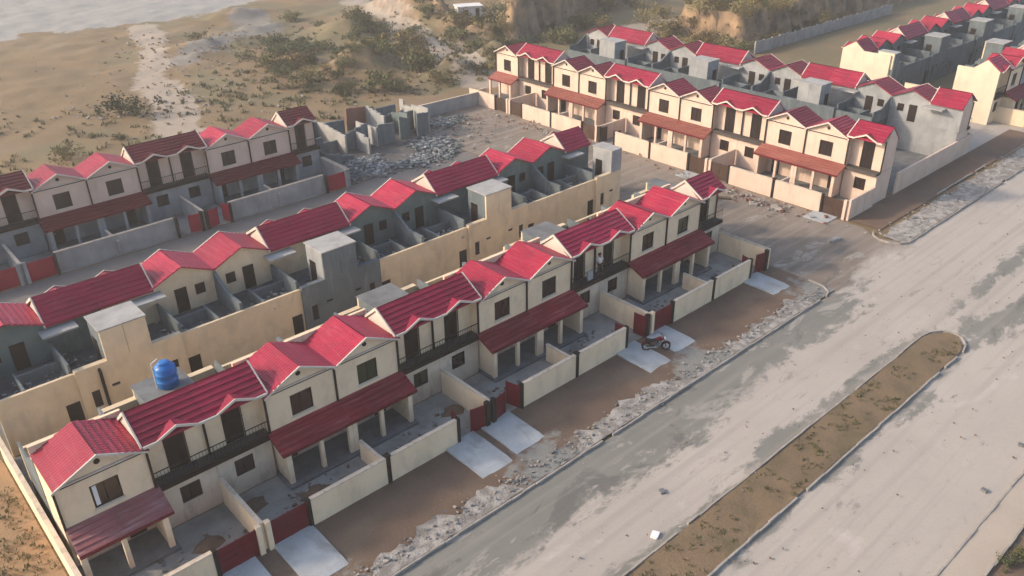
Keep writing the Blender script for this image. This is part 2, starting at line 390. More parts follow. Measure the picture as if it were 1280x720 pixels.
R3_X, R3_Y = 113.4, 56.6
for k in range(8):
    lab=['far house with a bright cream end wall under one gable, beyond the pink row',
         *[f'far grey-backed house {ORD[i]} from the bright end wall, along the fence' for i in range(1,8)]][k]
    ov={'rear_wall':GREY,'rear_parapet':GREY,'rear_step':GREY,'block_face':GREY,'upper_wall':CREAM if k==0 else GREYL,'lower_wall':CREAM if k==0 else GREYL,'stair_block':CREAM if k==0 else GREY}
    hh=place_house('R3',k,k%2==1,(R3_X+(k+1)*W,R3_Y,0),math.pi,lab,over=ov,group='far houses along the fence')
    if k==0: m=MB(); m.box(W+.012,W+.2,-.02,6.9,0,6.0); m.prism([(0.,6.002),(3.1,6.002),(YB,RB-.05)],W+.013,W+.199,'x'); m.build('end_wall',CREAMP,hh)
R4_X, R4_Y = 112.0, 35.5
for k in range(5):
    lab=['far house with a stepped cream end wall at the frame edge',
         *[f'far grey house {ORD[i]} from the stepped cream end wall' for i in range(1,5)]][k]
    ov={'rear_wall':GREYL,'rear_parapet':GREY,'rear_step':GREY,'lower_wall':CREAM if k==0 else GREY,'upper_wall':CREAM if k==0 else GREYL}
    hh=place_house('R4',k,k%2==0,(R4_X+k*W,R4_Y,0),0,lab,sz=1.1,over=ov,group='far houses at the frame edge',skip=('rear_extension','stair_block','rear_parapet','rear_step','terrace_partition','terrace_wall') if k==0 else ())
    if k==0: m=MB(); m.box(-.2,-.012,-.02,5.0,0,6.0); m.prism([(0.,6.002),(3.1,6.002),(YB,RB-.05)],-.199,-.013,'x'); m.build('end_wall',CREAMP,hh)
for r in (HL,HR):
    for o in [*[c for ch in r.children for c in ch.children],*r.children,r]: bpy.data.objects.remove(o)

# ------------------------------------------------------------------ yards: walls, gates, floors
def wall(name, x0,y0,x1,y1,h,label,cat,mat=CREAM,group=None,t=.2,cap=True,z=0,post=None):
    L=math.hypot(x1-x0,y1-y0); o=thing(name,label,cat,(x0,y0,z),math.atan2(y1-y0,x1-x0),group)
    m=MB(); m.box(0,L,-t/2,t/2,-.1,h); m.build('panel',mat,o)
    if cap: m=MB(); m.box(-.012,L+.012,-t/2-.03,t/2+.03,h+.002,h+.07); m.build('coping',DULL if mat is not GREY else GREYL,o)
    if post is not None:
        m=MB(); m.box(post-.14,post+.14,-t/2-.06,t/2+.06,-.1,h+.1); m.build('post',PIPE,o)
    return o
def leaf(g, x, y, ang, w, h, mat):
    m=MB(); m.box(0,w,-.03,.03,.08,h)
    for q in range(5): m.box(.02,w-.02,-.045,.045,.1+q*(h-.2)/4,.15+q*(h-.2)/4)
    for q in (0.0,w-.05): m.box(q+.001,q+.049,-.05,.05,.07,h+.03)
    o=m.build('leaf',mat,g); o.location=(x,y,0); o.rotation_euler=(0,0,ang)
    p=MB(); p.tube((w*.85,-.05,h*.55),(w*.85,-.09,h*.55),.05); p.build('handle',IRON,o)
def yard(row, k, mir, base, rz, w, rowname, wallmat, gatemat, state, hw=1.85, ends=(False,False), yard_d=4.95, nth=''):
    """front wall from the gabled side to the gate, gate at the balcony side; local frame of the house"""
    c,s=math.cos(rz),math.sin(rz)
    def T(x,y):
        x=(w-x) if mir else x
        return (base[0]+c*x-s*y, base[1]+s*x+c*y)
    gx0,gx1=w-2.62,w-.3
    p=T(.0,-yard_d); q=T(gx0-.12,-yard_d)
    wall('boundary_wall',*p,*q,hw,f'{nth}',  'wall',wallmat,f'front yard walls of the {rowname}',post=None)
    return T,(gx0,gx1)
def full_yard(k, mir, base, rz, w, where, rowname, wm, gm, state, hw=1.85, d=4.95, part=True, short=True):
    T,(gx0,gx1)=yard(rowname,k,mir,base,rz,w,rowname,wm,gm,state,hw,nth=f'front yard wall of the {where}')
    ang=rz
    # dark post standing at the gable party line, part of a short divider between twin porches
    if short and not mir:
        a=T(-.0,-2.1); b=T(-.0,-d+.12)
        wall('divider_wall',*a,*b,1.35,f'low divider between twin porches, right of the {where}' if False else f'low porch divider on the gable side of the {where}','wall',wm,f'low porch dividers of the {rowname}',t=.16)
    if part and not mir:
        a=T(w,-.1); b=T(w,-d+.1)
        wall('partition_wall',*a,*b,hw,f'yard partition running out from the balcony side of the {where}','wall',wm,f'yard partitions of the {rowname}',t=.18)
    # gate
    p0=T(gx0,-d); p1=T(gx1,-d)
    L=math.hypot(p1[0]-p0[0],p1[1]-p0[1]); an=math.atan2(p1[1]-p0[1],p1[0]-p0[0])
    g=thing('gate',{'closed':f'closed {gm[1]} metal gate of the {where}','ajar':f'half-open {gm[1]} metal gate of the {where}','open':f'wide-open {gm[1]} metal gate of the {where}'}[state],'gate',(p0[0],p0[1],0),an,f'metal gates of the {rowname}')
    m=MB(); m.box(-.12,.1,-.15,.15,-.1,hw+.12); m.build('post',PIPE,g)
    m=MB(); m.box(L-.1,L+.18,-.15,.15,-.1,hw+.12); m.build('post',PIPE if state!='closed' else wm,g)
    lw=(L-.22)/2; sg=1 if not mir else -1
    if state=='closed':
        leaf(g,.11,0,0,lw,hw-.05,gm[0]); leaf(g,L-.11,0,math.pi,lw,hw-.05,gm[0])
    elif state=='ajar':
        leaf(g,.11,0,sg*math.radians(75),lw,hw-.05,gm[0]); leaf(g,L-.11,0,math.pi-sg*math.radians(12),lw,hw-.05,gm[0])
    else:
        leaf(g,.11,0,sg*math.radians(95),lw,hw-.05,gm[0]); leaf(g,L-.11,0,math.pi-sg*math.radians(85),lw,hw-.05,gm[0])
    # yard floor
    m=MB(); a=T(.05,-d+.1); b=T(w-.05,0)
    m.box(min(a[0],b[0]),max(a[0],b[0]),min(a[1],b[1]),max(a[1],b[1]),-.05,.035)
    tag(m.build('yard_paving',YARD),kind='structure')
YARD=nmat('yard_cement',(.36,.35,.32),(.23,.225,.21),scale=.5,stain=(.15,.14,.125),stain_amt=.7,stain_scale=(.5,.5,.5),bump=.3,fine=.3)
MG=(MAROON,'maroon'); RG=(REDG,'red'); BG=(GATEB,'brown')
stA=['closed','closed','ajar','ajar','open','closed','ajar']
whA=['first house of the nearest row','house past the blue tank','third house of the nearest row','fourth house of the nearest row','house behind the motorcycle','house with the person','last house of the nearest row']
for k in range(7):
    full_yard(k,k%2==1,(A_X+k*W,A_Y),0,W,whA[k],'nearest row',CREAM,MG,stA[k])
for j,x in enumerate((3.1,11.05,19.0,26.95,34.9)):
    wh=['first house of the dry-field row','second house of the dry-field row','third house of the dry-field row','fourth house of the dry-field row','last house of the dry-field row'][j]
    full_yard(j,j%2==1,(x,C_Y),0,CW,wh,'dry-field row',GREYL,RG,['closed','closed','ajar','ajar','closed'][j],d=5.4)
for k in range(7):
    wh=['field-end pink house',*[f'{ORD[i]} pink house from the field' for i in range(1,6)],'main-road-end pink house'][k]
    full_yard(k,k%2==1,(R1_X,89-k*RW),-math.pi/2,RW,wh,'pink row',PINK,BG,'open' if k in (3,) else 'closed',d=4.95)
# dark drain posts where twin front walls meet
for nm,pts in (('nearest row',[(A_X+k*W,A_Y-4.95) for k in (2,4,6)]),('pink row',[(R1_X-4.95,89-k*RW) for k in (2,4,6)])):
    for i,(x,y) in enumerate(pts):
        m=MB(); m.box(-.13,.13,-.15,.15,-.1,1.98); m.box(-.17,.17,-.19,.19,1.982,2.05)
        o=m.build('wall_post',PIPE if nm=='nearest row' else BROWN,None,loc=(x,y,0)); tag(o,f'dark post joining twin front walls, {ORD[i]} from the {"earth bank" if nm=="nearest row" else "field"} end of the {nm}','post',group='dark posts in the front walls')
# end and side walls
wall('side_wall',3.5,32.35,3.5,49.9,1.85,'long sunlit side wall along the earth bank by the nearest row','wall',CREAM)
wall('end_wall',58.25,32.4,58.25,37.2,1.85,'cream yard wall closing the nearest row at the side street','wall',CREAM)
wall('end_wall',43.0,73.6,43.0,78.9,1.85,'grey yard wall closing the dry-field row beside the ruins','wall',GREYL)
wall('end_wall',72.45,32.85,77.2,32.85,2.1,'pink yard wall rising to the blank end wall of the pink row','wall',PINK,cap=False)
wall('back_wall',81.9,32.9,99.6,32.9,2.3,'long low pink wall joining the pink row and the grey row by the road','wall',PINK,cap=False)
wall('front_wall',99.6,32.9,99.6,34.6,2.3,'short wall stub turning the corner of the long low pink wall','wall',GREYL)
wall('front_wall',114.2,31.9,150,31.9,1.85,'long cream front wall below the stepped end wall at the frame edge','wall',CREAM)
wall('end_wall',114.2,32.0,114.2,36.5,1.9,'low cream wall stepping down before the stepped end wall','wall',CREAM)
wall('back_wall',114.2,41.1,114.2,47.5,2.6,'low cream yard wall behind the stepped end wall','wall',CREAM)
wall('field_wall',59.5,87.6,72.3,87.2,1.7,'grey block wall along the dry field between ruins and pink row','wall',GREYL)
wall('front_wall',13.0,62.9,58.9,62.9,1.8,'long grey front wall behind the middle row','wall',GREYL)

# ------------------------------------------------------------------ ruins beside the dry-field row
def ruin_wall(par, x0,y0,x1,y1,h0,h1,mat,t=.22,open_=None):
    L=math.hypot(x1-x0,y1-y0); m=MB(); n=max(3,int(L/.8)); pts=[(0,-.1)]; d=0
    for i in range(n):
        if random.random()<.3: d=random.choice((0,0,-.2,-.6))
        h=h0+(h1-h0)*(i+.5)/n+d
        pts += [(i*L/n+.001,h),((i+1)*L/n,h+random.uniform(-.03,.03))]
    pts.append((L,-.1)); m.prism(pts,-t/2,t/2,'y')
    o=m.build('wall',mat,par); o.location=(x0-par.location.x,y0-par.location.y,0); o.rotation_euler=(0,0,math.atan2(y1-y0,x1-x0)); return o
ra=thing('unfinished_house','roofless grey cement house shell next to the dry-field row','house',(44,80,0),0,'roofless house shells')
for a in ((44.2,88.6,48.2,88.8,2.6,2.5,GREY),(48.5,88.9,52.2,89.2,2.7,2.4,GREY),(44.2,80.2,44.2,88.5,1.6,2.6,GREY),(48.3,82.5,48.3,88.7,2.2,2.7,SLAB),  # SLAB wall along Y: sunlit face put into a paler material
          (44.3,80.2,47.6,80.0,1.5,.9,GREY),(44.3,84.4,48.2,84.4,2.2,1.8,GREY),(48.4,83.4,51.9,83.4,2.0,2.8,GREY)): ruin_wall(ra,*a)
rb=thing('unfinished_house','roofless pale-walled house shell at the heart of the rubble lot','house',(52.5,82,0),0,'roofless house shells')
for a in ((52.4,82.2,52.4,86.6,2.9,2.7,SLAB),(52.5,89.0,55.3,89.0,3.2,2.9,BRICKR),(55.5,85.0,55.5,89.0,2.4,3.0,GREYL),(52.6,82.3,54.9,82.2,2.6,2.4,GREY),  # paler SLAB on walls along Y paints the sun on their faces
          (55.6,88.6,59.2,88.0,2.4,2.6,GREY),(60.0,82.0,60.0,88.0,3.1,3.1,SLAB),(57.3,82.6,57.3,86.0,2.9,2.6,GREYG),(50.2,80.5,50.2,83.2,1.8,2.4,GREYL),(55.8,82.4,57.2,82.3,2.9,2.4,GREYG),(58.0,81.8,59.8,81.9,2.9,2.7,GREY),
          (57.4,84.9,59.7,84.9,2.2,2.4,GREYG),(55.7,86.3,57.6,86.3,1.8,2.2,GREY)): ruin_wall(rb,*a)
def chunks(name,label,regions,n,s,mats,seed,zo=0):
    rnd=random.Random(seed); m=MB()
    for i in range(n):
        x0,x1,y0,y1=rnd.choice(regions); x=rnd.gauss((x0+x1)/2,(x1-x0)/4); y=rnd.gauss((y0+y1)/2,(y1-y0)/4)
        k=len(m.v); q=s*rnd.uniform(.35,1.25); a=rnd.uniform(0,3.14); z=zo+rnd.uniform(-.03,.12)*1.5
        m.box(-q,q,-q*rnd.uniform(.4,.9),q*.6,0,q*rnd.uniform(.5,1.1),rnd.randrange(len(mats)))
        ca,sa=math.cos(a),math.sin(a); tl=rnd.uniform(-.5,.5)
        for j in range(k,len(m.v)):
            vx,vy,vz=m.v[j]; vz+=vx*tl*.6; m.v[j]=(x+ca*vx-sa*vy,y+sa*vx+ca*vy,z+vz+gh(x,y))
    o=m.build(name,mats); return tag(o,label,'rubble',kind='stuff')

# ------------------------------------------------------------------ terrain
def sst(a,b,x):
    t=max(0,min(1,(x-a)/(b-a))); return t*t*(3-2*t)
def nz(x,y,s,o=0): return mnoise.noise(Vector((x*s+o,y*s-o*.7,o*1.3)))
def fbm(x,y,s,o=0,n=4): return sum(nz(x,y,s*2**i,o+i*7)/1.8**i for i in range(n))
MOUNDS=[(73,116,6,5,3.6),(80.5,103,4.2,3.2,2.6),(66,127,4,3,1.8),(88.5,120,3,5,2.0),(102,134,4,12,4.0),(105,150,5,9,4.5),(62,149,9,4,1.2),(73,154,9,3,1.5),(57,142,4,2.5,1.0),
        (94,108,4,3,2.2),(99,118,4,4,2.6),(84,140,5,6,2.5),(78,171,9,4,1.6),(114,122,5,3,2.5)]
def gh(x,y):
    if y<90 and x<118: return 0.
    f=sst(90,97,y) if x<118 else sst(78,81,y)
    h=f*(.45*fbm(x,y,.06,3)+.3*fbm(x,y,.27,9))*(.35+.65*sst(110,135,y))
    for mx,my,a,b,q in MOUNDS:
        d=((x-mx)/a)**2+((y-my)/b)**2
        if d<4: h+=q*math.exp(-d*1.4)*(1+.5*fbm(x,y,.35,5,3))
    # eroded terrace beyond the fence
    g=abs(nz(x,y,.33,21))*3.2+abs(nz(x,y,.8,4))*1.1
    d=min(x-125,y-80.5,97.5-y)-g
    if x>118: h+=5.2*sst(0,1.3,d)+.5*sst(0,5,d)*fbm(x,y,.2,8)
    # big cliff above the track
    d=((y-109)-(x-99)*.36)*.94-g*1.25
    e=(x-.905*y)*.74
    d=min(d,e+2)
    if x>92: h+=8.*sst(0,2.6,d)+5*sst(6,30,d)+.6*sst(0,4,d)*fbm(x,y,.15,2)
    return max(h,-.4)*f if y<130 else h
def pline(x,y,pts):
    best=1e9
    for (ax,ay),(bx,by) in zip(pts,pts[1:]):
        dx,dy=bx-ax,by-ay; t=max(0,min(1,((x-ax)*dx+(y-ay)*dy)/(dx*dx+dy*dy))); best=min(best,math.hypot(x-ax-t*dx,y-ay-t*dy))
    return best
TRACK=[(80,95),(83,102),(89,115),(92,126),(97,140),(104,160),(110,185),(120,230)]
PATH=[(38,104),(42,118),(45,133),(54,154),(60,176)]
ROAD2=[(127,104),(140,102),(159,101.5),(190,103)]
def axis(lo,hi,st,pre,post): 
    v=list(pre); n=int((hi-lo)/st); v+=[lo+(hi-lo)*i/n for i in range(n+1)]; return v+list(post)
xs=axis(0,215,1.1,(-500,-200,-80,-30),(240,300,420,800)); ys=axis(76,245,1.1,(-400,-100,-20,20,50,70),(270,330,450,900))
m=MB(); cols=[]
for y in ys:
    for x in xs:
        z=gh(x,y) if (0<=x<=215 and 76<=y<=245) else (gh(min(max(x,0),215),min(max(y,76),245)) if y>245 else 0)
        m.v.append((x,y,z-.03))
        w1=fbm(x,y,.12,31,3)*2.2
        p=max(1-sst(2.2,5.0,pline(x,y,TRACK)+w1), 1-sst(1.2,3.8,pline(x,y,PATH)+w1*.8), 1-sst(2.5,5,pline(x,y,ROAD2)+w1))
        # pale dry river bed far off
        d=(y-182)-.02*(x-40)+w1*2.2+6*nz(x,y,.04,11); rv=sst(-1.5,1.5,d)*(1-sst(86,96,x+w1*3))
        gr=sst(-.05,.5,fbm(x,y,.07,40,3)+(.35 if (x>60 and y>95) or x>118 else -.1))
        rb=max(1-sst(1,6,abs(pline(x,y,[(54,142),(62,150),(74,154),(80,170)])+w1)), 1-sst(6,10,math.hypot(x-52,(y-79)*1.3)+w1))
        cols.append((p,gr*.8,rv,rb))
nx=len(xs)
for j in range(len(ys)-1):
    for i in range(nx-1):
        a=j*nx+i; m.f.append([a,a+1,a+nx+1,a+nx]); m.m.append(0)
def ground_mat():
    mt=nmat('dry_earth',(.255,.172,.088),(.17,.12,.062),scale=.09,detail=9,stain=(.27,.205,.14),stain_amt=.7,stain_scale=(.05,.05,.05),bump=.8,bscale=2.2,fine=.55)
    nt=mt.node_tree; N=nt.nodes; L=nt.links; b=N['Principled BSDF']; src=b.inputs['Base Color'].links[0].from_socket
    at=N.new('ShaderNodeVertexColor'); at.layer_name='zone'; sp=N.new('ShaderNodeSeparateColor'); L.new(at.outputs[0],sp.inputs[0])
    ns=N.new('ShaderNodeTexNoise'); ns.inputs['Scale'].default_value=.9; ns.inputs['Detail'].default_value=8; L.new(N.new('ShaderNodeNewGeometry').outputs['Position'],ns.inputs['Vector'])
    def layer(src,fac,c1,c2,amt=1.):
        a=N.new('ShaderNodeMath'); a.operation='MULTIPLY_ADD'; L.new(ns.outputs['Fac'],a.inputs[0]); a.inputs[1].default_value=1.6; a.inputs[2].default_value=-.8
        s=N.new('ShaderNodeMath'); s.operation='ADD'; L.new(a.outputs[0],s.inputs[0]); L.new(fac,s.inputs[1])
        r=N.new('ShaderNodeMapRange'); r.inputs[1].default_value=.3; r.inputs[2].default_value=.75; r.inputs[4].default_value=amt; L.new(s.outputs[0],r.inputs[0])
        k=N.new('ShaderNodeMix'); k.data_type='RGBA'; L.new(ns.outputs['Fac'],k.inputs[0]); k.inputs[6].default_value=(*c1,1); k.inputs[7].default_value=(*c2,1)
        x=N.new('ShaderNodeMix'); x.data_type='RGBA'; L.new(r.outputs[0],x.inputs[0]); L.new(src,x.inputs[6]); L.new(k.outputs[2],x.inputs[7]); return x.outputs[2]
    c=layer(src,sp.outputs[1],(.115,.105,.055),(.20,.165,.09),.8)
    c=layer(c,at.outputs['Alpha'],(.16,.15,.14),(.27,.25,.225),.8)
    c=layer(c,sp.outputs[0],(.34,.275,.215),(.40,.335,.27),.85)
    c=layer(c,sp.outputs[2],(.24,.235,.22),(.36,.345,.32),.95)
    # steep faces are bare, streaked earth
    ge=N.new('ShaderNodeNewGeometry'); se=N.new('ShaderNodeSeparateXYZ'); L.new(ge.outputs['True Normal'],se.inputs[0])
    r=N.new('ShaderNodeMapRange'); r.inputs[1].default_value=.9; r.inputs[2].default_value=.6; L.new(se.outputs[2],r.inputs[0])
    n2=N.new('ShaderNodeTexNoise'); n2.inputs['Scale'].default_value=.45; n2.inputs['Detail'].default_value=8; L.new(ge.outputs['Position'],n2.inputs['Vector'])
    cr=N.new('ShaderNodeValToRGB'); e=cr.color_ramp.elements; e[0].position=.35; e[0].color=(.10,.07,.045,1); e[1].position=.7; e[1].color=(.33,.215,.12,1); L.new(n2.outputs['Fac'],cr.inputs[0])
    x=N.new('ShaderNodeMix'); x.data_type='RGBA'; L.new(r.outputs[0],x.inputs[0]); L.new(c,x.inputs[6]); L.new(cr.outputs[0],x.inputs[7])
    L.new(x.outputs[2],b.inputs['Base Color']); return mt
EARTH=ground_mat()
go=m.build('ground',EARTH,smooth=True); tag(go,kind='structure')
ca=go.data.color_attributes.new('zone','FLOAT_COLOR','POINT')
for i,c in enumerate(cols): ca.data[i].color=c

# ------------------------------------------------------------------ roads, verges, kerbs
def sheet(name,poly,z,mat,kind='structure',sub=None):
    m=MB(); m.poly([(x,y,z) for x,y in poly]); o=m.build(name,mat); return tag(o,kind=kind)
def road_mat():
    mt=nmat('dusty_concrete_road',(.435,.38,.325),(.37,.325,.28),scale=.08,detail=5,rough=.8,bump=.2,bscale=6,fine=.1,stain=(.45,.395,.345),stain_amt=.6,stain_scale=(.05,.09,.1))
    nt=mt.node_tree; N=nt.nodes; L=nt.links; b=N['Principled BSDF']; src=b.inputs['Base Color'].links[0].from_socket
    po=N.new('ShaderNodeNewGeometry').outputs['Position']; sp=N.new('ShaderNodeSeparateXYZ'); L.new(po,sp.inputs[0])
    mp=N.new('ShaderNodeMapping'); mp.inputs['Scale'].default_value=(.11,.24,1); L.new(po,mp.inputs[0])
    def ns(sc,d,off=0,ro=.62):
        n=N.new('ShaderNodeTexNoise'); n.inputs['Scale'].default_value=sc; n.inputs['Detail'].default_value=d; n.inputs['Roughness'].default_value=ro; n.inputs['Distortion'].default_value=.6
        if off:
            q=N.new('ShaderNodeVectorMath'); q.inputs[1].default_value=(off,off*.3,0); L.new(mp.outputs[0],q.inputs[0]); L.new(q.outputs[0],n.inputs['Vector'])
        else: L.new(mp.outputs[0],n.inputs['Vector'])
        return n.outputs['Fac']
    def mth(op,a,c):
        x=N.new('ShaderNodeMath'); x.operation=op
        for i,s in enumerate((a,c)):
            if isinstance(s,(int,float)): x.inputs[i].default_value=s
            else: L.new(s,x.inputs[i])
        return x.outputs[0]
    def rng(f,a,c,o0=0,o1=1):
        r=N.new('ShaderNodeMapRange'); r.inputs[1].default_value=a; r.inputs[2].default_value=c; r.inputs[3].default_value=o0; r.inputs[4].default_value=o1; L.new(f,r.inputs[0]); return r.outputs[0]
    def mix(f,a,c):
        x=N.new('ShaderNodeMix'); x.data_type='RGBA'; L.new(f,x.inputs[0])
        for k,s in ((6,a),(7,c)):
            if isinstance(s,tuple): x.inputs[k].default_value=(*s,1)
            else: L.new(s,x.inputs[k])
        return x.outputs[2]
    y=sp.outputs[1]; x_=sp.outputs[0]
    # wet grey-green silt along the houses' kerb and mud by both sides of the median, ragged edges
    kerb=rng(y,21.8,24.6); kerb=mth('MULTIPLY',kerb,rng(x_,62,56))
    side=mth('MULTIPLY',rng(y,25.,28.),rng(x_,72,66))
    med=mth('MULTIPLY',mth('MAXIMUM',rng(y,20.3,18.9),0),rng(y,17.2,18.4)); med=mth('MAXIMUM',med,mth('MULTIPLY',rng(y,14.2,15.6),rng(y,17.3,15.7)))
    med=mth('MULTIPLY',med,.85)
    junc=mth('MULTIPLY',mth('MULTIPLY',rng(x_,54,60),rng(x_,72,62)),mth('MULTIPLY',rng(y,11,16),rng(y,22,19)))
    z=mth('MAXIMUM',mth('MAXIMUM',kerb,mth('MULTIPLY',side,.9)),mth('MAXIMUM',med,mth('MULTIPLY',junc,.8)))
    n1=mth('ADD',mth('MULTIPLY',ns(.85,10,0,.68),.7),mth('MULTIPLY',ns(4.,8,77,.75),.3))
    f=rng(mth('ADD',mth('MULTIPLY',z,.55),mth('MULTIPLY',mth('SUBTRACT',n1,.5),2.6)),.275,.39)
    silt=mix(ns(1.7,6,9),(.15,.147,.127),(.235,.222,.19))
    c=mix(f,src,silt)
    g=rng(ns(2.6,9,23,.7),.60,.66); c=mix(mth('MULTIPLY',g,.75),c,(.22,.195,.172))
    w=rng(ns(1.4,8,41),.6,.7); c=mix(mth('MULTIPLY',w,.7),c,(.49,.435,.385))
    dirt=mix(ns(2.2,8,61),(.135,.10,.075),(.26,.205,.155)); sd=rng(mth('ADD',mth('MULTIPLY',mth('MULTIPLY',rng(y,24.5,30.),rng(x_,98,92)),1.),mth('MULTIPLY',mth('SUBTRACT',n1,.5),1.6)),.3,.55); sd=mth('MULTIPLY',sd,rng(x_,55.5,58.5)); c=mix(mth('MULTIPLY',sd,.85),c,dirt)
    m2=N.new('ShaderNodeMapping'); m2.inputs['Scale'].default_value=(.03,1.5,1); L.new(po,m2.inputs[0]); tn=N.new('ShaderNodeTexNoise'); tn.inputs['Scale'].default_value=1.; tn.inputs['Detail'].default_value=5; L.new(m2.outputs[0],tn.inputs['Vector'])
    isl=rng(ns(2.1,9,131,.72),.56,.6); f2=mth('MULTIPLY',isl,mth('MULTIPLY',f,.7)); c=mix(f2,c,(.36,.325,.28))
    drk=mth('MULTIPLY',rng(ns(1.3,9,177,.7),.55,.6),f); c=mix(mth('MULTIPLY',drk,.6),c,(.10,.095,.085))
    c=mix(mth('MULTIPLY',rng(tn.outputs['Fac'],.48,.66),.5),c,(.30,.265,.235))
    c=mix(mth('MULTIPLY',rng(ns(9.,8,13,.8),.55,.75),.45),c,(.24,.21,.185))
    L.new(c,b.inputs['Base Color'])
    return mt
ROAD=road_mat()
sheet('main_road',[(-30,-30),(190,-30),(190,26.45),(73,26.45),(70.5,28.8),(72.0,31.0),(72.3,60),(72.3,88),(59,87),(59,28),(57.8,26.45),(-30,26.45)],.012,ROAD)
sheet('cross_street',[(99.8,29.5),(113.8,29.5),(113.8,60),(99.8,60)],.012,ROAD)
SOIL=nmat('brown_verge_soil',(.175,.112,.075),(.135,.09,.064),scale=.3,stain=(.2,.155,.11),stain_amt=.6,stain_scale=(.25,.25,.25),bump=.5,bscale=7,fine=.25)
MEDS=nmat('median_soil',(.215,.148,.09),(.16,.115,.066),scale=.22,stain=(.10,.088,.045),stain_amt=.75,stain_scale=(.4,.4,.4),bump=.6,bscale=6,fine=.4)
SOILA=nmat('verge_soil_with_silt',(.165,.108,.075),(.125,.085,.062),scale=.3,stain=(.2,.155,.11),stain_amt=.6,stain_scale=(.25,.25,.25),bump=.5,bscale=7,fine=.25)
def silt(mt):
    nt=mt.node_tree; N=nt.nodes; L=nt.links; b=N['Principled BSDF']; src=b.inputs['Base Color'].links[0].from_socket
    po=N.new('ShaderNodeNewGeometry').outputs['Position']; sp=N.new('ShaderNodeSeparateXYZ'); L.new(po,sp.inputs[0])
    def M(op,a,c,e=None):
        x=N.new('ShaderNodeMath'); x.operation=op
        for i,q in enumerate((a,c,e)):
            if q is None: continue
            if isinstance(q,(int,float)): x.inputs[i].default_value=q
            else: L.new(q,x.inputs[i])
        return x.outputs[0]
    def R(f,a,c):
        x=N.new('ShaderNodeMapRange'); x.inputs[1].default_value=a; x.inputs[2].default_value=c; L.new(f,x.inputs[0]); return x.outputs[0]
    w=M('COSINE',M('MULTIPLY',M('SUBTRACT',sp.outputs[0],11.9),2*math.pi/15.3),0.)
    n=N.new('ShaderNodeTexNoise'); n.inputs['Scale'].default_value=.8; n.inputs['Detail'].default_value=9; n.inputs['Roughness'].default_value=.65; L.new(po,n.inputs['Vector'])
    f=R(M('ADD',M('ADD',w,M('MULTIPLY_ADD',sp.outputs[1],-.28,7.75)),M('MULTIPLY_ADD',n.outputs['Fac'],3.2,-1.6)),.35,.75)
    x=N.new('ShaderNodeMix'); x.data_type='RGBA'; L.new(f,x.inputs[0]); L.new(src,x.inputs[6]); x.inputs[7].default_value=(.215,.21,.19,1); L.new(x.outputs[2],b.inputs['Base Color'])
silt(SOILA)
GRAV=nmat('pale_gravel',(.42,.385,.345),(.24,.215,.19),scale=1.6,stain=(.17,.145,.12),stain_amt=.6,stain_scale=(.8,.8,.8),bump=1.,bscale=9,fine=.4,sharp=(.42,.58))
SIDEW=nmat('sandy_footpath',(.43,.36,.29),(.37,.31,.25),scale=.3,bump=.3,fine=.15)
KERB=nmat('kerb_stone',(.40,.36,.315),(.27,.24,.21),scale=1.5,bump=.2,fine=.2,stain=(.2,.17,.14))
def dented(name,poly_x,yfun0,yfun1,z,mat,step=.6,amp=.06,kind='structure',seed=1,ny=8):
    """soft uneven strip between two edges, real relief"""
    m=MB(); x0,x1=poly_x; n=int((x1-x0)/step)
    for i in range(n+1):
        x=x0+(x1-x0)*i/n; a,b=yfun0(x),yfun1(x)
        for j in range(ny+1):
            y=a+(b-a)*j/ny; e=min(j,ny-j)>0
            m.v.append((x,y,z+(amp*fbm(x,y,.7,seed) if e else 0)))
    for i in range(n):
        for j in range(ny):
            k=i*(ny+1)+j; m.f.append([k,k+ny+1,k+ny+2,k+1]); m.m.append(0)
    return tag(m.build(name,mat,smooth=True),kind=kind)
edge=lambda x: max(26.66,27.95-1.5*sst(.1,.8,math.cos((x-11.9)/15.3*2*math.pi))+.9*fbm(x,0,.3,17)+.5*fbm(x,3,1.7,5))
dented('verge',(-2,58.9),lambda x:26.6,lambda x:32.6,.07,SOILA,amp=.05,seed=3)
dented('gravel_strip',(-2,58.6),lambda x:26.62,lambda x:min(edge(x),29.3),.13,GRAV,amp=.06,seed=9,step=.35,ny=12)
dented('verge',(72.6,112),lambda x:29.6,lambda x:32.8,.06,SOIL,amp=.05,seed=5)
dented('gravel_strip',(71.3,112),lambda x:26.62,lambda x:29.0+.5*fbm(x,0,.4,4),.13,GRAV,amp=.06,seed=19,step=.35,ny=12)
def kerb(name,pts,w=.11,h=.18):
    m=MB(); n=len(pts)
    # individual stones with small gaps and uneven tops
    rnd=random.Random(len(pts)*7+int(pts[0][1]))
    for (ax,ay),(bx,by) in zip(pts,pts[1:]):
        L=math.hypot(bx-ax,by-ay); k=max(1,round(L/.95))
        for i in range(k):
            if rnd.random()<.07 and k>4: continue
            u0=i/k+.012/L; u1=(i+1)/k-.012/L; hh=h+rnd.uniform(-.05,.015); s=rnd.uniform(-.06,.06)
            nxv,nyv=-(by-ay)/L*w/2,(bx-ax)/L*w/2; q=[]
            for u,sg in ((u0,-1),(u1,-1),(u1,1),(u0,1)): q.append((ax+(bx-ax)*u+sg*nxv+s*nxv*8,ay+(by-ay)*u+sg*nyv+s*nyv*8))
            m.prism(q,-.05,hh,'z')
    return tag(m.build(name,KERB),kind='structure')
kerb('kerb',[(-2,26.5),(57.4,26.5),(58.3,26.8),(58.8,27.5),(58.9,28.9)])
kerb('kerb',[(112,26.5),(71.7,26.5),(70.9,26.9),(70.5,27.7),(70.5,28.7),(70.9,29.4),(71.6,29.8)])
kerb('kerb',[(84,29.75),(97,29.75)],h=.19)
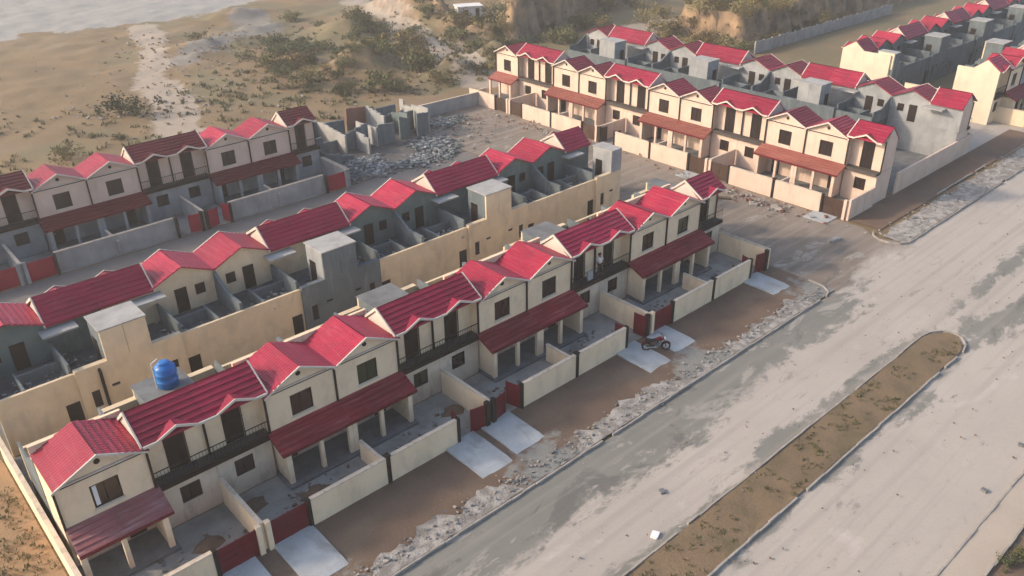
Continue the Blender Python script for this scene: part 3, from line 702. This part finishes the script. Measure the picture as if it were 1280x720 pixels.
kerb('kerb',[(-10,18.62),(56.9,18.62),(58.0,18.45),(58.8,17.9),(59.05,17.1),(58.8,16.4),(58.1,15.95),(57.0,15.7),(-10,15.72)],w=.11)
kerb('kerb',[(20,8.0),(140,7.95)])
kerb('kerb',[(20,6.35),(140,6.3)],h=.22)
m=MB()
def med_edge(x): 
    return 0 if x<56.6 else (x-56.6)**2*.2
dented('median',(-10,58.8),lambda x:15.8+med_edge(x),lambda x:18.55-med_edge(x),.11,MEDS,amp=.09,seed=14,step=.5,ny=8)
sheet('footpath',[(-5,6.4),(160,6.4),(160,7.95),(-5,7.95)],.12,SIDEW)
sheet('verge',[(-5,-30),(160,-30),(160,6.3),(-5,6.3)],.05,SOIL)
sheet('earth_bank',[(-60,-20),(3.3,-20),(3.3,50.2),(-60,50.2)],.016,nmat('orange_earth',(.36,.22,.115),(.27,.185,.11),scale=.3,stain=(.2,.16,.1),stain_amt=.7,stain_scale=(.5,.5,.5),bump=.5,bscale=5,fine=.35))
sheet('alley',[(81.8,33.1),(98.5,33.1),(98.5,89),(81.8,89)],.016,CONC)
sheet('alley',[(3.6,45.5),(58,45.5),(58,49.75),(3.6,49.75)],.016,CONC)
sheet('rubble_lot',[(43.3,73.6),(58.9,73.6),(59.2,86.9),(43.3,88.4)],.014,nmat('grey_lot_dust',(.125,.118,.112),(.085,.08,.077),scale=.35,stain=(.24,.215,.19),stain_amt=.6,stain_scale=(.3,.3,.3),bump=.8,bscale=4,fine=.4))
sheet('back_street',[(-20,63.1),(58.8,63.1),(58.8,73.4),(-20,73.4)],.016,nmat('grey_brown_lane',(.19,.17,.155),(.15,.138,.128),scale=.3,bump=.4,fine=.2))  # lane surface in plain grey-brown
RAMP=nmat('smooth_cement_ramp',(.47,.48,.475),(.36,.365,.36),scale=.5,stain=(.2,.18,.155),stain_amt=.75,stain_scale=(.8,.45,.8),bump=.15,fine=.3)
for i,(x0,x1,ya) in enumerate(((8.75,10.9,28.8),(11.95,14.25,28.75),(23.45,25.8,28.9),(26.35,28.75,29.2),(38.9,41.15,29.2),(42.2,44.5,29.6),(54.6,56.9,29.4))):
    m=MB(); m.poly([(x0,32.55,.17),(x0+.05,ya,.075),(x1-.05,ya+.1,.075),(x1,32.5,.17)]); m.box(x0,x1,ya+.02,32.5,-.05,.06)
    m=MB(); m.prism([(32.6,-.05),(32.6,.2),(ya+.5,.155),(ya,.07),(ya-.05,-.05)],x0,x1,'x')
    tag(m.build('driveway',RAMP),kind='structure')
for i,(x,y,w,h) in enumerate(((71.2,50.5,2.2,1.9),(71.2,48.,1.2,1.8),(71.3,35,2.4,2.2))):
    m=MB(); m.box(x-h/2,x+h/2,y-w/2,y+w/2,-.05,.08); tag(m.build('driveway',RAMP),kind='structure')

# ------------------------------------------------------------------ scattered chunks (masses nobody could count)
chunks('rubble','heaped broken blocks between the ruins and the middle row',[(44,51,73.5,77.5),(50,58,72.8,76.5),(55,60,76,80.5),(61,67,82,86),(46,50,77,80)],2100,.2,[GREYL,CONC,GREY,GREY],1)
chunks('rubble','broken stones along the ragged gravel edge of the nearest row',[(6+i*4,11+i*4,26.7,28.2) for i in range(13)],1100,.075,[GRAV,KERB,CONC],2)
chunks('rubble','broken stones on the strip beside the pink end wall',[(71+i*4,76+i*4,27.0,29.6) for i in range(8)],500,.09,[GRAV,KERB,CONC],3)
chunks('rubble','scraps and broken bits lying in the near yards',[(x0+W*k+.8,x0+W*k+6.5,33,35.6) for k in range(7) for x0 in (3.85,)],260,.11,[CONC,SOIL,KERB],15)
chunks('rubble','broken blocks and sand left on the middle row terraces',[(B_X-(k+1)*BW+1,B_X-k*BW-1.5,50.6,53.4) for k in range(7)],330,.13,[CONC,GREYL,SLAB],25,3.2)
chunks('rubble','loose stones on the dry field by the old track',[(20,60,100,150),(45,62,120,172),(50,80,135,165),(50,82,97,112),(28,50,100,130)],620,.2,[EARTH,EARTH,GRAV],4)
chunks('rubble','bricks and broken concrete littering the front of the pink row',[(69.5,72,33,60),(68.5,71.5,36,46),(69,72,60,84),(60,70,76,86)],420,.14,[GRAV,KERB,BRICKR],6)
chunks('rubble','pebbles scattered over the dusty road',[(15+i*8,30+i*8,8.5,26) for i in range(9)]+[(60,71,28,60)],420,.05,[KERB,CONC,SOIL],8)

# ------------------------------------------------------------------ plants
LEAF =nmat('olive_leaf',(.075,.08,.03),(.12,.11,.045),scale=2.,bump=0,fine=0)
LEAFD=nmat('dark_green_leaf',(.045,.062,.028),(.075,.09,.04),scale=2.,bump=0,fine=0)
LEAFY=nmat('dry_yellow_leaf',(.24,.185,.075),(.17,.14,.055),scale=2.,bump=0,fine=0)
TWIG =nmat('dry_twig',(.13,.095,.06),bump=0,fine=0)
def bush_mesh(seed,mat):
    rnd=random.Random(seed); m=MB(); 
    cl=[(rnd.gauss(0,.38),rnd.gauss(0,.38),rnd.uniform(.2,.62),rnd.uniform(.16,.36)) for _ in range(15)]
    for i in range(620):
        c=rnd.choice(cl); d=Vector((rnd.gauss(0,1),rnd.gauss(0,1),rnd.gauss(0,.8))); d=d.normalized()*c[3]*rnd.uniform(.45,1.15); p=Vector(c[:3])+d
        p.z=max(.02,p.z); s=rnd.uniform(.03,.075); a=Vector((rnd.gauss(0,1),rnd.gauss(0,1),rnd.gauss(0,.7))).normalized()*s; b=a.orthogonal().normalized()*s*rnd.uniform(.5,.9)
        m.poly([p-a,p-b,p+a,p+b])
    st=MB()
    for i in range(7):
        c=rnd.choice(cl); st.tube((rnd.gauss(0,.05),rnd.gauss(0,.05),-.05),c[:3],.025,5,.008)
    return m,st
BUSH=[]
for s_,mt in ((1,LEAF),(2,LEAFD),(3,LEAFY),(4,LEAF)):
    a,b=bush_mesh(s_,mt); r=bpy.data.objects.new('bush',None); COL.objects.link(r); a.build('foliage',mt,r); b.build('stem',TWIG,r); BUSH.append(r)
bush_list=[(34.8,116.6,4.6,3.6,1,'tall dark green bush standing alone on the tan field'),(23.3,103.9,3.2,2.2,2,'pale yellow bush behind the roofs of the dry-field row'),
 (66.5,126.5,4.5,2.2,1,'dark green thicket at the foot of the dirt mounds'),(75.2,99.3,4.5,2.4,2,'pale straw-coloured bush behind the roofless ruins'),(71.1,114.8,3.0,1.6,0,'olive bush on the flank of the big earth mound'),
 (68.7,102.6,2.4,1.3,0,'low olive bush on open ground nearest the ruins'),(79.1,106.4,4.6,2.6,0,'broad olive bush covering the mound by the track'),(83.0,99.5,3.4,2.0,3,'olive bush crowding the track side mound'),
 (60.0,109.0,2.6,1.3,3,'low brown-green bush in the middle of the field'),(57.5,113.5,2.2,1.1,0,'small olive bush just beyond the low brown-green one'),(65,108.5,2.4,1.2,1,'small dark bush between the ruins and the mounds'),
 (71,107,2.6,1.4,3,'round olive bush before the broad mound bush'),(92,112,3.6,2.4,0,'olive bush on the slope left of the pink row'),(96,122,4,2.6,3,'olive bush halfway up the bank behind the pink row'),
 (101,113,3.2,2.2,2,'straw-yellow bush at the foot of the eroded cliff'),(93,131,3.6,2.0,1,'dark bush beside the dirt track high on the slope'),(87,136,3.4,2,0,'olive bush left of the dirt track high on the slope'),
 (70,140,4,2,1,'dark green bush below the grey rubble bank'),(62,156,3.4,1.8,0,'olive bush on the far rubble bank'),(84,160,5,2.6,3,'spreading olive bush near the far river edge'),
 (112,128,4,2.4,0,'olive bush beside the small white building'),(127,92,3.4,2.8,2,'yellow bush on the brow of the eroded terrace'),(133,90,3.2,2.4,0,'olive bush on top of the eroded terrace'),
 (140,88,3.6,2.6,2,'yellow bush farther along the eroded terrace top'),(149,90,4,2.8,1,'dark bush at the far end of the terrace top'),(129,84,2.8,2.2,3,'olive bush at the terrace corner nearest the fence'),
 (38.9,5.75,1.1,.9,1,'dark tangled bush at the bottom corner of the picture'),(39.9,5.6,.9,.7,3,'small olive bush beside the bottom corner bush'),(31,107,2,1,3,'small olive bush left of the tall dark one'),
 (20,120,2.4,1.1,0,'lone olive bush far out on the tan field'),(14.5,128,2.6,1.2,1,'dark bush near the frame edge on the tan field')]
def gz(x,y): return gh(x,y)-.05 if y>76 else 0
for x,y,d,h,ki,lab in bush_list:
    c=copy_tree(BUSH[ki]); c.location=(x,y,gz(x,y)-.05); c.scale=(d*.75,d*.75,h); c.rotation_euler=(0,0,x*1.7); tag(c,lab,'bush',group='bushes on the dry ground')
rnd=random.Random(23)
SCR=[]
while len(SCR)<190:
    x,y=rnd.choice((lambda:(rnd.uniform(60,100),rnd.uniform(99,138)),lambda:(rnd.uniform(60,100),rnd.uniform(99,138)),lambda:(rnd.uniform(122.5,126.5),rnd.uniform(79,98)),lambda:(rnd.uniform(98,150),rnd.uniform(104,142)),lambda:(rnd.uniform(124,172),rnd.uniform(80,100)),lambda:(rnd.uniform(124,165),rnd.uniform(78.6,92)),lambda:(rnd.uniform(82,112),rnd.uniform(98,150))))()
    if pline(x,y,TRACK)<4 or pline(x,y,ROAD2)<3.5 or any(math.hypot(x-a,y-b)<1.9 for a,b in SCR): continue
    SCR.append((x,y)); d=rnd.uniform(1.6,4.2); ki=2 if (x>118 and rnd.random()<.75) else rnd.choice((0,0,1,2,3,3)); c=copy_tree(BUSH[ki]); c.location=(x,y,gz(x,y)-.1); c.scale=(d*.8,d*.8,d*rnd.uniform(.6,1.1)); c.rotation_euler=(0,0,rnd.uniform(0,6))
    tag(c,'olive-brown scrub bush among many on the eroded slopes behind the pink row','bush',group='scrub on the eroded slopes') if x>=98 else tag(c,'olive-brown scrub bush among many on the open mounds beyond the ruins','bush',group='scrub on the open mounds')
for r in BUSH:
    for o in [*r.children,r]: bpy.data.objects.remove(o)
def tufts(name,label,n,regions,mat,s,seed):
    rnd=random.Random(seed); m=MB()
    for i in range(n):
        x0,x1,y0,y1=rnd.choice(regions); x=rnd.uniform(x0,x1); y=rnd.uniform(y0,y1); z=gh(x,y) if y>76 else .1
        if nz(x,y,.35,seed)<-.02: continue
        for k in range(9):
            q=s*rnd.uniform(.5,1.3); a=rnd.uniform(0,6.28); p=Vector((x+rnd.gauss(0,s*.5),y+rnd.gauss(0,s*.5),z)); t=Vector((math.cos(a)*q*.7,math.sin(a)*q*.7,q)); w=Vector((-math.sin(a),math.cos(a),0))*q*.22
            m.poly([p-w,p+w,p+t])
    return tag(m.build(name,mat),label,'grass',kind='stuff')
tufts('dry_grass','dry olive tufts over the tan field and slopes',2600,[(45,90,95,130),(10,60,95,125),(60,100,100,150),(90,112,105,135)],LEAF,.42,3)
tufts('dry_grass','straw tufts on the terrace and banks beyond the pink row',1600,[(125,165,81,98),(98,130,108,130),(80,100,95,125)],LEAFY,.5,5)
tufts('dry_grass','weeds growing in the brown median soil',420,[(14,58,15.9,18.4)],LEAF,.15,7)
tufts('dry_grass','weeds on the earth bank beside the long side wall',520,[(0.5,3.1,30,48),(-4,3.1,36,47)],LEAF,.14,9)

# ------------------------------------------------------------------ concrete fence beyond the far row
fe=thing('panel_fence','pale precast concrete panel fence below the eroded terrace','fence',(124,77.2,0))
for i in range(20):
    m=MB(); m.box(i*2.4+.08,i*2.4+2.32,-.05,.05,.0,1.9+.12*(i%3==0)); m.build('panel',GREYL,fe)
    m=MB(); m.box(i*2.4-.08,i*2.4+.075,-.1,.1,0,2.1); m.build('post',SLAB,fe)
# white shed on the slope
h0=gh(110,134.5)
sh=thing('shed','small white flat-roofed shed on the far slope by the track','building',(108,135.5,h0-.2),-.45)
m=MB(); m.box(0,5,0,3.2,-.5,2.4); m.build('wall',WHITE,sh); m=MB(); m.box(-.2,5.2,-.2,3.4,2.402,2.6); m.build('roof',WHITE,sh)
m=MB(); m.box(3.6,4.4,-.03,.0,.4,2.1); m.build('door',BROWN,sh); m=MB(); m.box(1.,2.1,-.03,.0,1.,1.9); m.build('window',GLASS,sh)

# ------------------------------------------------------------------ blue tank, pipes
a1=[o for o in COL.objects if o.get('label')==featA[0]][0]; m=MB(); m.box(1.66,1.86,.056,.085,3.66,4.86); m.build('curtain',WHITE,a1)
tk=thing('water_tank','bright blue plastic water tank on the flat roof of the nearest row','water tank',(11.85,43.35,4.9))
m=MB(); m.lathe([(.6,0),(.66,.06),(.66,.42),(.69,.45),(.69,.52),(.66,.55),(.66,.95),(.69,.98),(.69,1.05),(.66,1.08),(.66,1.4),(.6,1.5),(.38,1.66),(.32,1.68)],26); m.build('body',BLUE,tk,smooth=True)
m=MB(); m.lathe([(.33,1.66),(.36,1.68),(.36,1.76),(.3,1.8),(.02,1.81)],20); m.build('lid',BLUE,tk,smooth=True)
m=MB(); m.tube((-.72,.1,0),(-.72,.1,1.9),.03); m.tube((-.72,.1,1.9),(-.3,.0,2.15),.03); m.build('pipe',WHITE,tk)
tk.scale=(.9,.9,.9)
m=MB(); m.tube((9.8,49.95-.32,.3),(9.8,49.63,3.6),.1); m.tube((9.8,49.63,3.6),(9.8,49.85,3.85),.1); tag(m.build('soil_pipe',PIPE),'dark vertical soil pipe climbing the yellow rear wall by the tank','pipe')

# ------------------------------------------------------------------ motorcycle
def motorcycle(loc,rz):
    r=thing('motorcycle','black motorcycle parked on the cement ramp at an open gate','motorcycle',loc,rz)
    for x in (-.63,.63):
        m=MB(); m.ring((x,0,.31),.26,.055); w=m.build('wheel',IRON,r,smooth=True)
        k=MB(); k.ring((x,0,.31),.2,.018,n=18,k=6)
        for q in range(6):
            t=q*math.pi/3; k.tube((x,0,.31),(x+.2*math.cos(t),0,.31+.2*math.sin(t)),.008,4)
        k.tube((x,-.05,.31),(x,.05,.31),.04); k.build('rim',GREYL,w)
    m=MB(); m.tube((.63,-.07,.31),(.42,-.07,.95),.028); m.tube((.63,.07,.31),(.42,.07,.95),.028); m.build('fork',IRON,r)
    m=MB(); m.tube((.40,-.36,1.02),(.42,0,.98),.018); m.tube((.42,0,.98),(.40,.36,1.02),.018); m.tube((.40,-.36,1.02),(.3,-.4,1.0),.022); m.tube((.40,.36,1.02),(.3,.4,1.0),.022); m.build('handlebar',IRON,r)
    m=MB(); m.tube((.42,0,.85),(-.05,0,.55),.03); m.tube((-.05,0,.4),(-.63,0,.31),.03); m.tube((.36,0,.75),(.1,0,.32),.03); m.tube((.1,0,.32),(-.15,0,.35),.03); m.tube((-.1,0,.7),(-.6,0,.6),.028); m.build('frame',IRON,r)
    m=MB(); m.box(-.12,.18,-.11,.11,.3,.56); m.tube((0,-.13,.36),(0,.13,.36),.1); m.build('engine',GREY,r)
    m=MB(); m.prism([(.02,.72),(.4,.8),(.38,.92),(.2,.96),(.0,.86)],-.13,.13,'y'); m.build('fuel_tank',MAROON,r)
    m=MB(); m.prism([(.02,.74),(.0,.85),(-.25,.8),(-.7,.86),(-.72,.78),(-.3,.7)],-.12,.12,'y'); m.build('seat',IRON,r)
    m=MB(); m.tube((.0,-.14,.3),(-.7,-.16,.32),.04); m.build('exhaust',GREYL,r)
    m=MB(); m.tube((.46,0,.88),(.56,0,.88),.09,12); m.build('headlight',WHITE,r)
    for x in (-.63,.63):
        m=MB()
        for q in range(6):
            t0=math.radians(30+q*22); t1=math.radians(30+(q+1)*22); R=.36
            m.prism([(x+R*math.cos(t0),.31+R*math.sin(t0)),(x+R*math.cos(t1),.31+R*math.sin(t1)),(x+(R-.02)*math.cos(t1),.31+(R-.02)*math.sin(t1)),(x+(R-.02)*math.cos(t0),.31+(R-.02)*math.sin(t0))],-.07,.07,'y')
        m.build('mudguard',MAROON,r)
    m=MB(); m.tube((-.1,.1,.3),(-.18,.36,.02),.015); m.build('kickstand',IRON,r)
    r.scale=(1.12,1.12,1.12)
motorcycle((41.35,30.75,.13),math.radians(-40))

# ------------------------------------------------------------------ person on the balcony
SKIN=nmat('brown_skin',(.33,.19,.12),(.3,.17,.11),rough=.6,bump=0,fine=0); HAIR=nmat('black_hair',(.015,.012,.01),bump=0,fine=0)
SHIRT=nmat('white_cotton_shirt',(.72,.70,.68),(.62,.6,.58),scale=6,bump=.2,fine=0); TROUS=nmat('charcoal_trousers',(.03,.03,.033),bump=.1,fine=0)
def skin_obj(name,verts,edges,radii,mat,parent,root=0,sub=2):
    me=bpy.data.meshes.new(name); me.from_pydata(verts,edges,[]); o=bpy.data.objects.new(name,me); COL.objects.link(o); o.parent=parent
    me.materials.append(mat)
    sk=o.modifiers.new('skin','SKIN'); sk.use_smooth_shade=True
    for i,r in enumerate(radii):
        q=me.skin_vertices[0].data[i]; q.radius=(r if isinstance(r,tuple) else (r,r)); q.use_root=(i==root)
    ss=o.modifiers.new('sub','SUBSURF'); ss.levels=ss.render_levels=sub
    return o
pe=thing('person','person in a white shirt standing at the balcony rail','person',(42.85,37.75,3.1),math.radians(-12))
Vv=[(0,0,.95),(0,0,1.15),(0,.01,1.36),(0,0,1.47),(0,-.01,1.55),(0,-.02,1.63),(0,-.01,1.71),   # 0 pelvis..6 crown
    (.1,0,.9),(.11,-.02,.5),(.12,.01,.08),(.13,-.14,.04), (-.1,0,.9),(-.12,-.02,.5),(-.13,.02,.08),(-.15,-.13,.04),
    (.19,.0,1.4),(.25,-.04,1.14),(.22,-.24,1.0),(.2,-.32,.99), (-.19,.0,1.4),(-.26,.03,1.13),(-.26,-.05,.9),(-.26,-.08,.8)]
Ev=[(0,1),(1,2),(2,3),(3,4),(4,5),(5,6),(0,7),(7,8),(8,9),(9,10),(0,11),(11,12),(12,13),(13,14),(2,15),(15,16),(16,17),(17,18),(2,19),(19,20),(20,21),(21,22)]
Rv=[(.14,.1),(.13,.095),(.16,.1),.055,.08,.1,.07,.09,.06,.042,.035,.09,.06,.042,.035,.06,.045,.033,.035,.06,.045,.033,.035]
skin_obj('body',Vv,Ev,Rv,SKIN,pe)
skin_obj('shirt',[(0,0,.88),(0,0,1.1),(0,.01,1.35),(0,.0,1.44),(.19,.0,1.41),(.25,-.03,1.17),(-.19,0,1.41),(-.26,.02,1.16)],[(0,1),(1,2),(2,3),(2,4),(4,5),(2,6),(6,7)],[(.175,.135),(.165,.125),(.185,.125),.07,.085,.075,.085,.075],SHIRT,pe)
skin_obj('trousers',[(0,0,.95),(.1,0,.88),(.11,-.02,.5),(.12,.01,.1),(-.1,0,.88),(-.12,-.02,.5),(-.13,.02,.1)],[(0,1),(1,2),(2,3),(0,4),(4,5),(5,6)],[(.16,.12),.11,.085,.075,.11,.085,.075],TROUS,pe)
skin_obj('hair',[(0,.02,1.66),(0,.01,1.73),(0,.05,1.64)],[(0,1),(0,2)],[.1,.075,.07],HAIR,pe)
m=MB(); m.tube((0,-.11,1.62),(0,-.135,1.6),.018,6,.012)
m.build('nose',SKIN,pe)
m=MB()
for s in (-1,1): m.tube((s*.035,-.1,1.655),(s*.035,-.113,1.655),.013,6)
m.build('eyes',HAIR,pe)
m=MB()
for s,hx,hy,hz in ((1,.2,-.34,.99),(-1,-.26,-.09,.79)):
    for k in range(4):
        a=Vector((hx-.03+.02*k,hy,hz)); b=a+Vector((0,-.05,-.03) if s>0 else (0,-.02,-.06)); e=b+Vector((0,-.01,-.04) if s>0 else (0,.01,-.04))
        m.tube(a,b,.009,6); m.tube(b,e,.008,6)
    m.tube((hx-.035*s,hy+.02,hz),(hx-.06*s,hy-.02,hz-.02),.01,6)
m.build('fingers',SKIN,pe)

# ------------------------------------------------------------------ small loose things
def slab_thing(name,label,cat,x,y,l,w,h,rz,mat,z=0,group=None,tilt=0):
    m=MB(); b=.12*min(l,w)
    pts=[(-l/2,-w/2+b),(-l/2+b,-w/2),(l/2-b*.6,-w/2),(l/2,-w/2+b*.5),(l/2-b*.3,w/2-b),(l/2-b*1.4,w/2),(-l/2+b*.5,w/2-b*.2),(-l/2,w/2-b*.7)]
    m.prism(pts,0,h,'z'); o=m.build(name,mat,None,loc=(x,y,z)); o.rotation_euler=(tilt,0,rz); return tag(o,label,cat,group)
slab_thing('paper_sack','white empty sack lying on the road by the median','sack',27.3,19.35,.5,.4,.12,.4,WHITE,.015)
m=MB(); m.tube((-.9,0,.17),(.9,.1,.15),.16,10,.13); o=m.build('log',TWIG,None,loc=(68.3,44.1,.0)); o.rotation_euler=(0,0,-1.05); tag(o,'thick pale log lying on the dirt before the pink row','log')
m=MB(); m.box(-.7,.7,-.22,.22,0,.24); o=m.build('kerb_block',GRAV,None,loc=(67.4,31.4,.01)); o.rotation_euler=(0,0,-.25); tag(o,'single broken kerb block lying near the rounded kerb end','block')
for i,(x,y,rz,lab) in enumerate(((70.9,49.6,-.4,'cement bag slumped beside the open brown gate'),(69.6,41.5,.7,'grey plank pile fragment on the dirt before the third pink yard'),(70.2,39.0,1.2,'flat pale board on the dirt by the pink corner yard'))):
    slab_thing('board',lab,'board',x,y,1.5,.55,.16,rz,KERB,.01)
rnd=random.Random(11)
stones=[('dark stone on the pale road beside the far footpath, '+w,x,y) for (x,y,w) in ((43.5,8.9,'in the tight cluster'),(49.2,9.0,'beyond the cluster'),(53.5,9.4,'half way along'),(57,9.2,'toward the frame edge'))]
for lab,x,y in stones:
    slab_thing('stone',lab,'stone',x,y,.35,.26,.14,rnd.uniform(0,3),CONC,.012,group='dark stones on the far carriageway')
slab_thing('stone','dark stone on the road between kerb and median, nearest the frame bottom','stone',20.2,20.9,.4,.3,.14,.3,CONC,.012)
slab_thing('stone','dark stone in mid carriageway level with the first ramp pair','stone',30.2,21.2,.36,.3,.13,1.1,CONC,.012)
# cloth on the rail left of the person
m=MB(); m.prism([(-.1,4.12),(-.13,3.4),(-.16,3.4),(-.14,4.14),(-.02,4.14),(.02,3.5),(0,3.5)],-.28,.28,'x'); o=m.build('cloth',GREYL,None,loc=(41.25,37.35,.0)); tag(o,'pale cloth hung over the balcony rail beside the person','cloth')
# junk in the near yards
JU=[(9.6,35.0,'dark heap of soil in the first near yard beside its partition'),(15.7,34.6,'dark heap of sand behind the front wall of the second near house'),(26.3,35.2,'dark heap of rubble behind the half-open maroon gate'),(12.6,36.0,'round heap of soil under the balcony past the blue tank')]
for x,y,lab in JU:
    m=MB(); n=10
    m.v.append((0,0,.34))
    for r_,z in ((.45,.24),(.85,.0)):
        for i in range(n):
            t=2*math.pi*i/n; q=r_*(1+.25*rnd.uniform(-1,1)); m.v.append((q*math.cos(t),q*.7*math.sin(t),z+ (.05*rnd.random() if z else 0)))
    for i in range(n):
        j=(i+1)%n; m.f.append([0,1+i,1+j]); m.f.append([1+i,1+n+i,1+n+j,1+j]); m.m+=[0,0]
    o=m.build('soil_heap',SOIL,None,loc=(x,y,.036)); tag(o,lab,'heap')

# ------------------------------------------------------------------ hazy evening air
m=MB(); m.box(-60,330,-35,330,-2,45)
hz=bpy.data.materials.new('hazy_air'); hz.use_nodes=True; hn=hz.node_tree.nodes; hn.remove(hn['Principled BSDF'])
pv=hn.new('ShaderNodeVolumePrincipled'); pv.inputs['Density'].default_value=HAZE; pv.inputs['Color'].default_value=(.93,.88,.82,1); pv.inputs['Anisotropy'].default_value=.2
hz.node_tree.links.new(pv.outputs[0],hn['Material Output'].inputs['Volume'])
tag(m.build('haze',hz),'thin warm evening haze hanging over the whole estate','haze',kind='stuff')
# ------------------------------------------------------------------ light, sky, camera
w=bpy.data.worlds.new('World'); S.world=w; w.use_nodes=True
N=w.node_tree.nodes; L=w.node_tree.links
sky=N.new('ShaderNodeTexSky'); sky.sky_type='NISHITA'; sky.sun_disc=False
EL=math.radians(27); AZX,AZY=-.77,.64          # towards the sun
sky.sun_elevation=EL; sky.sun_rotation=math.atan2(AZX,AZY); sky.dust_density=3.; sky.air_density=1.; sky.ozone_density=1.
L.new(sky.outputs[0],N['Background'].inputs[0]); N['Background'].inputs[1].default_value=.15
sl=bpy.data.lights.new('sun','SUN'); sl.energy=2.; sl.angle=math.radians(4); sl.color=(1,.83,.64)
so=bpy.data.objects.new('sun',sl); COL.objects.link(so)
d=-Vector((AZX*math.cos(EL),AZY*math.cos(EL),math.sin(EL))); so.rotation_euler=d.to_track_quat('-Z','Y').to_euler()
F,PIT,YAW,ROL=1044.19653,.500501624,.840154825,-.0140511538
cy,sy,cp,sp=math.cos(YAW),math.sin(YAW),math.cos(PIT),math.sin(PIT)
fw=Vector((cy*cp,sy*cp,-sp)); r0=Vector((sy,-cy,0)); u0=r0.cross(fw); c_,s_=math.cos(ROL),math.sin(ROL)
r1=c_*r0+s_*u0; u1=-s_*r0+c_*u0
cam=bpy.data.cameras.new('camera'); co=bpy.data.objects.new('camera',cam); COL.objects.link(co); S.camera=co
cam.sensor_width=36; cam.lens=36*F/1280; cam.clip_end=3000; cam.clip_start=.5
M=Matrix.Identity(4)
for i in range(3): M[i][0]=r1[i]; M[i][1]=u1[i]; M[i][2]=-fw[i]
M[0][3],M[1][3],M[2][3]=0,0,33
co.matrix_world=M
v=S.view_settings; v.view_transform='Standard'; v.look='None'; v.gamma=1; v.use_curve_mapping=False; v.exposure=.95
S.cycles.use_denoising=True; S.cycles.max_bounces=6
